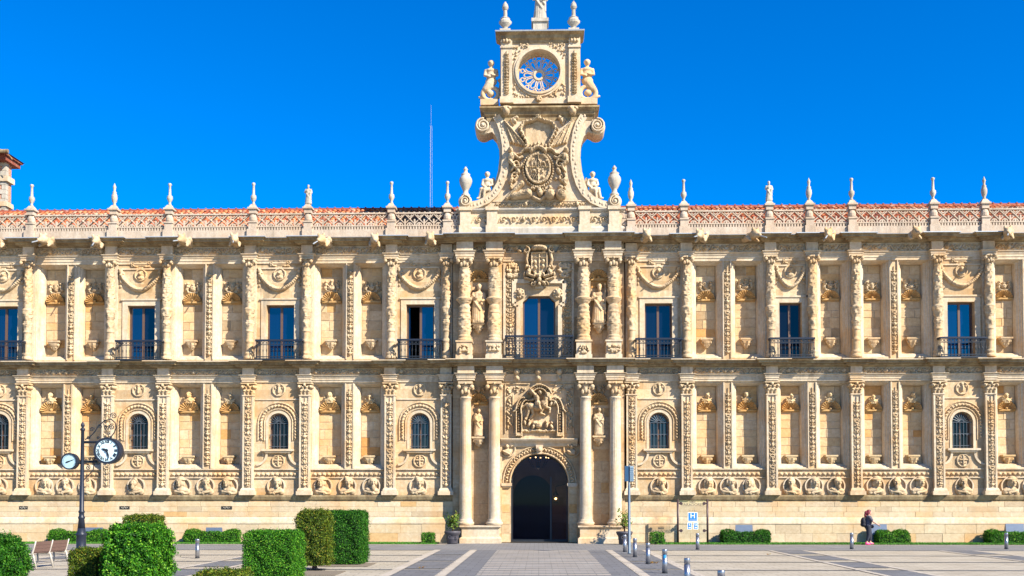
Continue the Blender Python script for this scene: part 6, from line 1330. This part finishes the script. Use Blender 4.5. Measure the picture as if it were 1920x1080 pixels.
def disc(r, y0, y1, mat, name, n=40):
    me = MB().lathe([(r,y0),(r,y1)],0,0,n).mesh(name, mat); me.transform(Matrix.Rotation(R(90),4,'X')); return me
cx_, cz_ = (203.5-152)*s*1.0, pz(843.5); r_ = 24.5*s
def dial(cx_, cz_, r_, dep, yo, nm):
    m = MB(); m.lathe([(r_*.9,-dep/2),(r_,-dep/2+.02),(r_,dep/2-.02),(r_*.9,dep/2)],0,0,40); me = m.mesh(nm, M_blueiron, True); me.transform(Matrix.Rotation(R(90),4,'X')); o = obj(nm, me, t, (cx_, yo, cz_))
    me = MB().lathe([(r_*.86,-.005),(r_*.95,-.05),(r_*1.0,-.03),(r_*1.0,.03)],0,0,40,cap=False).mesh('rim', M_blueiron, True); me.transform(Matrix.Rotation(R(-90),4,'X')); me.transform(Matrix.Scale(-1,4,(0,1,0))); obj('rim', MB().ring(0,0,r_*.86,r_*1.02,-.045,.03,n=40).mesh('rim', M_blueiron), o, (0,-dep/2-.0,0))
    obj('face', disc(r_*.88, -.006, .006, M_face if r_ > .4 else M_face2, 'face'), o, (0,-dep/2-.012,0)); return o
o = dial(cx_, cz_, r_, .40, 0, 'clock_case')
for k, nme in enumerate(['XII','I','II','III','IIII','V','VI','VII','VIII','IX','X','XI']):
    a = math.pi/2-k*math.pi/6; me = text_mesh('numeral', nme, r_*.29, M_black, .002, bold=.006); me.transform(Matrix.Rotation(-k*math.pi/6,4,'Z') if k not in (4,5,6,7,8) else Matrix.Rotation(-k*math.pi/6+math.pi*0,4,'Z')); obj('numeral', me, o, (r_*.68*math.cos(a), -.225, r_*.68*math.sin(a)), (R(90),0,0))
def hand(ang, ln, w, nm, par, y=-.235):
    m = MB(); m.poly([(-w*.6,-ln*.22),(w*.6,-ln*.22),(w,ln*.55),(0,ln),(-w,ln*.55)], -.004, .004); obj(nm, m.mesh(nm, M_black), par, (0,y,0), (0,ang,0))
hand(R(-69), r_*.46, .045, 'hour_hand', o); hand(R(163), r_*.66, .036, 'minute_hand', o, -.245); obj('hub', disc(.06,-.005,.01,M_black,'hub',16), o, (0,-.25,0))
o = dial((130-152)*s, pz(863.5), 15.5*s, .24, 0, 'thermometer_case'); r3 = 15.5*s
for k in range(21): a = R(225-13.5*k); m = MB(); m.bar((r3*.68*math.cos(a), r3*.68*math.sin(a)), (r3*.78*math.cos(a), r3*.78*math.sin(a)), .012, -.003, .003); obj('tick', m.mesh('tick', M_black), o, (0,-.142,0))
hand(R(70), r3*.72, .013, 'needle', o, -.15); hand(R(250), r3*.5, .028, 'needle', o, -.155)
ir = MB()
def spir(cx, cz, Rr, turns, ph, sg=1, rad=.018): n_ = int(12*turns); ir.tube([(cx+Rr*(1-.88*i/n_)*math.cos(ph+sg*6.283*turns*i/n_), 0, cz+Rr*(1-.88*i/n_)*math.sin(ph+sg*6.283*turns*i/n_)) for i in range(n_+1)], rad, 5)
W = lambda px, py: ((px-152)*s, 0, pz(py))
for py in (826, 863): ir.tube([W(152,py), W(181,py)], .03, 6); ir.tube([W(152,py+2.5), W(181,py+2.5)], .02, 6)
ir.tube([W(157,822), W(166,817), W(176,806), W(182,796), W(194,786), W(206,783)], .022, 6); ir.tube([W(206,783), W(214,790), W(216,800), W(212,810), W(207,816)], .022, 6)
for px, py, rr_, tn, ph, sg in ((170,803,4.5,1.5,0,1),(198,801,5,1.6,3,-1),(208,798,6,1.6,1,1),(211,777,6.5,1.7,3.5,-1),(182,819,3,1.3,0,1),(163,818,3.5,1.3,0,-1),(201,812,3,1.2,0,1),(186,797,4,1.4,2,1),(163,875,5,1.6,2,-1),(174,859,4,1.3,0,1),(163,899,4,1.5,1,1),(166,858,3,1.2,1,-1)): spir((px-152)*s, pz(py), rr_*s, tn, ph, sg)
ir.tube([W(175,868), W(173,880), W(164,890), W(156,898)], .02, 6); ir.tube([W(207,816), W(205,820)], .04, 6); ir.tube([W(152,866), W(138,866)], .05, 8); ir.tube([W(176,850), W(181,846)], .06, 8)
obj('scroll_bracket', ir.mesh('scroll_bracket', M_iron), t)

# ---- bench seen from behind
bx, by0 = G(62, 1067); by1 = G(124, 1060)[1]; bx2 = G(124,1060)[0]; ln = math.hypot(bx2-bx, by1-by0); an = math.atan2(by1-by0, bx2-bx)
t = thing('park_bench', 'brown slatted bench with pale metal legs, left of the street clock', 'bench', (bx, by0, 0), rz=an-R(90)); M_slat = flat('bench_slat', (.13,.075,.06), .5); M_alloy = flat('bench_alloy', (.36,.33,.28), .5, .1)
for k in range(3):                                                  # local +y along the bench, -x the sitting side
    yy = ln*k/2; m = MB(); pts = [(.10,0,.0),(.0,0,.40),(-.04,0,.46),(.02,0,.62),(.08,0,.84)]
    m.tube([(a,yy,c_) for a,_,c_ in pts], [.034,.032,.034,.028,.022], 8); m.tube([(0,yy,.43),(-.45,yy,.44)], .03, 8); m.tube([(-.42,yy,.44),(-.40,yy,.2),(-.46,yy,.0)], [.028,.024,.028], 8); obj('leg', m.mesh('leg', M_alloy, True), t)
for k in range(2):
    y0_, y1_ = ln*k/2+.03, ln*(k+1)/2-.03
    for j in range(3): c_ = .50+.105*j; xo = .015+.028*j; obj('back_slat', MB().add([(xo-.05,y0_,c_),(xo-.05,y1_,c_),(xo-.025,y1_,c_+.098),(xo-.025,y0_,c_+.098),(xo-.02,y0_,c_-.004),(xo-.02,y1_,c_-.004),(xo+.005,y1_,c_+.094),(xo+.005,y0_,c_+.094)], [(0,1,2,3),(7,6,5,4),(0,4,5,1),(1,5,6,2),(2,6,7,3),(3,7,4,0)]).mesh('back_slat', M_slat), t)
    for j in range(4): obj('seat_slat', MB().box(-.45+.108*j, -.35+.108*j, y0_, y1_, .462, .49).mesh('seat_slat', M_slat), t)

# ---- person walking
x, y = G(1628, 1021.2); t = thing('person', 'person with red hair in grey top, dark leggings and pink shoes walking with a backpack', 'person', (x, y, 0))
hgt = (1020.5-957)/F_PX*(y-CAM.y); k = hgt/1.62
def K(P): return [(p[0],)+((tuple(c*k for c in p[1]), tuple(c*k for c in p[2])) if p[0] == 'e' else (tuple(c*k for c in p[1]), p[2]*k, tuple(c*k for c in p[3]), p[4]*k)) for p in P]
M_skin = flat('skin', (.50,.27,.19), .5); M_top = flat('grey_top', (.075,.068,.09), .85); M_leg = flat('dark_leggings', (.016,.018,.03), .8); M_shoe = flat('pink_shoes', (.80,.02,.20), .5); M_hair = flat('red_hair', (.16,.012,.02), .5); M_bag = flat('dark_backpack', (.012,.012,.02), .8)
hip, sho = (0,0,.86), (.02,0,1.30)
legs = [((-.01,-.09,.86),(.0,-.09,.47),(-.10,-.09,.09)), ((.0,.09,.86),(.12,.09,.48),(.12,.09,.09))]
body = [('e',(0,0,.88),(.17,.19,.16)),('e',(.01,0,1.08),(.15,.17,.22)),('e',(.02,0,1.28),(.13,.20,.12)),('c',(.03,0,1.34),.065,(.05,0,1.42),.06),('e',(.07,0,1.52),(.105,.085,.125)),('e',(.17,0,1.505),(.025,.018,.025)),('e',(.06,.085,1.51),(.02,.012,.03)),('e',(.06,-.085,1.51),(.02,.012,.03)),('e',(.13,0,1.44),(.04,.04,.04))]
for a, b_, c_ in legs: body += [('c',a,.10,b_,.075),('c',b_,.072,c_,.045),('c',c_,.045,(c_[0]+.12,c_[1],.05),.04)]
for sy, el, ha in ((-1,(.16,-.27,1.10),(.40,-.27,.94)),(1,(-.02,.25,1.06),(.12,.27,.86))):
    body += [('c',(.02,sy*.19,1.29),.065,el,.05),('c',el,.05,ha,.032),('e',(ha[0]+.03,ha[1],ha[2]-.025),(.045,.02,.035))]
    for f in range(4): body.append(('c',(ha[0]+.055,ha[1]-.024+.016*f,ha[2]-.04),.009,(ha[0]+.10-.008*abs(f-1),ha[1]-.022+.016*f,ha[2]-.085),.008))
    body.append(('c',(ha[0]+.03,ha[1]-.02,ha[2]-.02),.010,(ha[0]+.085,ha[1]-.045,ha[2]-.03),.009))
b0 = obj('body', blob('body', K(body), M_skin, .012), t)
obj('top', blob('top', K([('e',(.01,0,1.08),(.175,.195,.23)),('e',(.02,0,1.27),(.15,.215,.13)),('e',(0,0,.92),(.185,.205,.10)),('c',(.02,-.19,1.29),.085,(.10,-.25,1.17),.078),('c',(.02,.19,1.29),.085,(0,.235,1.17),.075)]), M_top, .015), t)
obj('leggings', blob('leggings', K([('e',(0,0,.87),(.19,.205,.15))]+[q_ for a, b_, c_ in legs for q_ in (('c',a,.135,b_,.10),('c',b_,.098,(b_[0]+(c_[0]-b_[0])*.68,b_[1],b_[2]+(c_[2]-b_[2])*.68),.066))]), M_leg, .015), t)
for a, b_, c_ in legs: obj('shoe', blob('shoe', K([('c',(c_[0]-.02,c_[1],.055),.055,(c_[0]+.12,c_[1],.045),.045),('e',(c_[0]+.05,c_[1],.025),(.14,.05,.025)),('e',(c_[0]-.02,c_[1],.09),(.05,.045,.04))]), M_shoe, .012), t)
obj('hair', blob('hair', K([('e',(.035,0,1.555),(.115,.105,.105)),('e',(-.02,0,1.50),(.08,.10,.12)),('e',(-.10,0,1.50),(.07,.07,.10)),('e',(-.13,0,1.40),(.055,.055,.10))]), M_hair, .014), t)
obj('headband', blob('headband', K([('e',(.065,0,1.60),(.085,.09,.045))]), M_bag, .014), t)
obj('backpack', blob('backpack', K([('e',(-.22,0,1.08),(.13,.17,.22)),('e',(-.22,0,.95),(.14,.17,.12)),('c',(-.12,-.12,1.3),.03,(.08,-.17,1.32),.025),('c',(.12,-.17,1.28),.025,(.10,-.19,1.02),.022),('c',(-.12,.12,1.3),.03,(.08,.17,1.32),.025)]), M_bag, .016), t)
obj('jacket', blob('jacket', K([('e',(.05,0,.88),(.20,.225,.075)),('e',(.17,-.08,.86),(.08,.1,.09))]), M_bag, .016), t)

# ---- a few fallen leaves
M_dry = leafmat('leaf_dry', [(0,(.25,.10,.02)),(.6,(.40,.20,.04)),(1,(.10,.14,.02))])
for px, py, n_, lab in ((1224,1056,26,'small heap of orange leaves beside the third bollard'),(790,1065,9,'few stray leaves on the pale paving beside the walk'),(1440,1040,8,'few stray leaves on the plaza right of the hotel sign')):
    x, y = G(px, py); P = np.stack([np.random.normal(0,.07,n_), np.random.normal(0,.07,n_), np.abs(np.random.normal(.012,.012,n_))+.004],1)
    tag(obj('fallen_leaves', leaves(P, np.tile((0,0,1.0),(n_,1)), .07, M_dry, 'fallen_leaves', .5), None, (x, y, 0)), lab, 'leaves', 'stray leaves on the plaza')
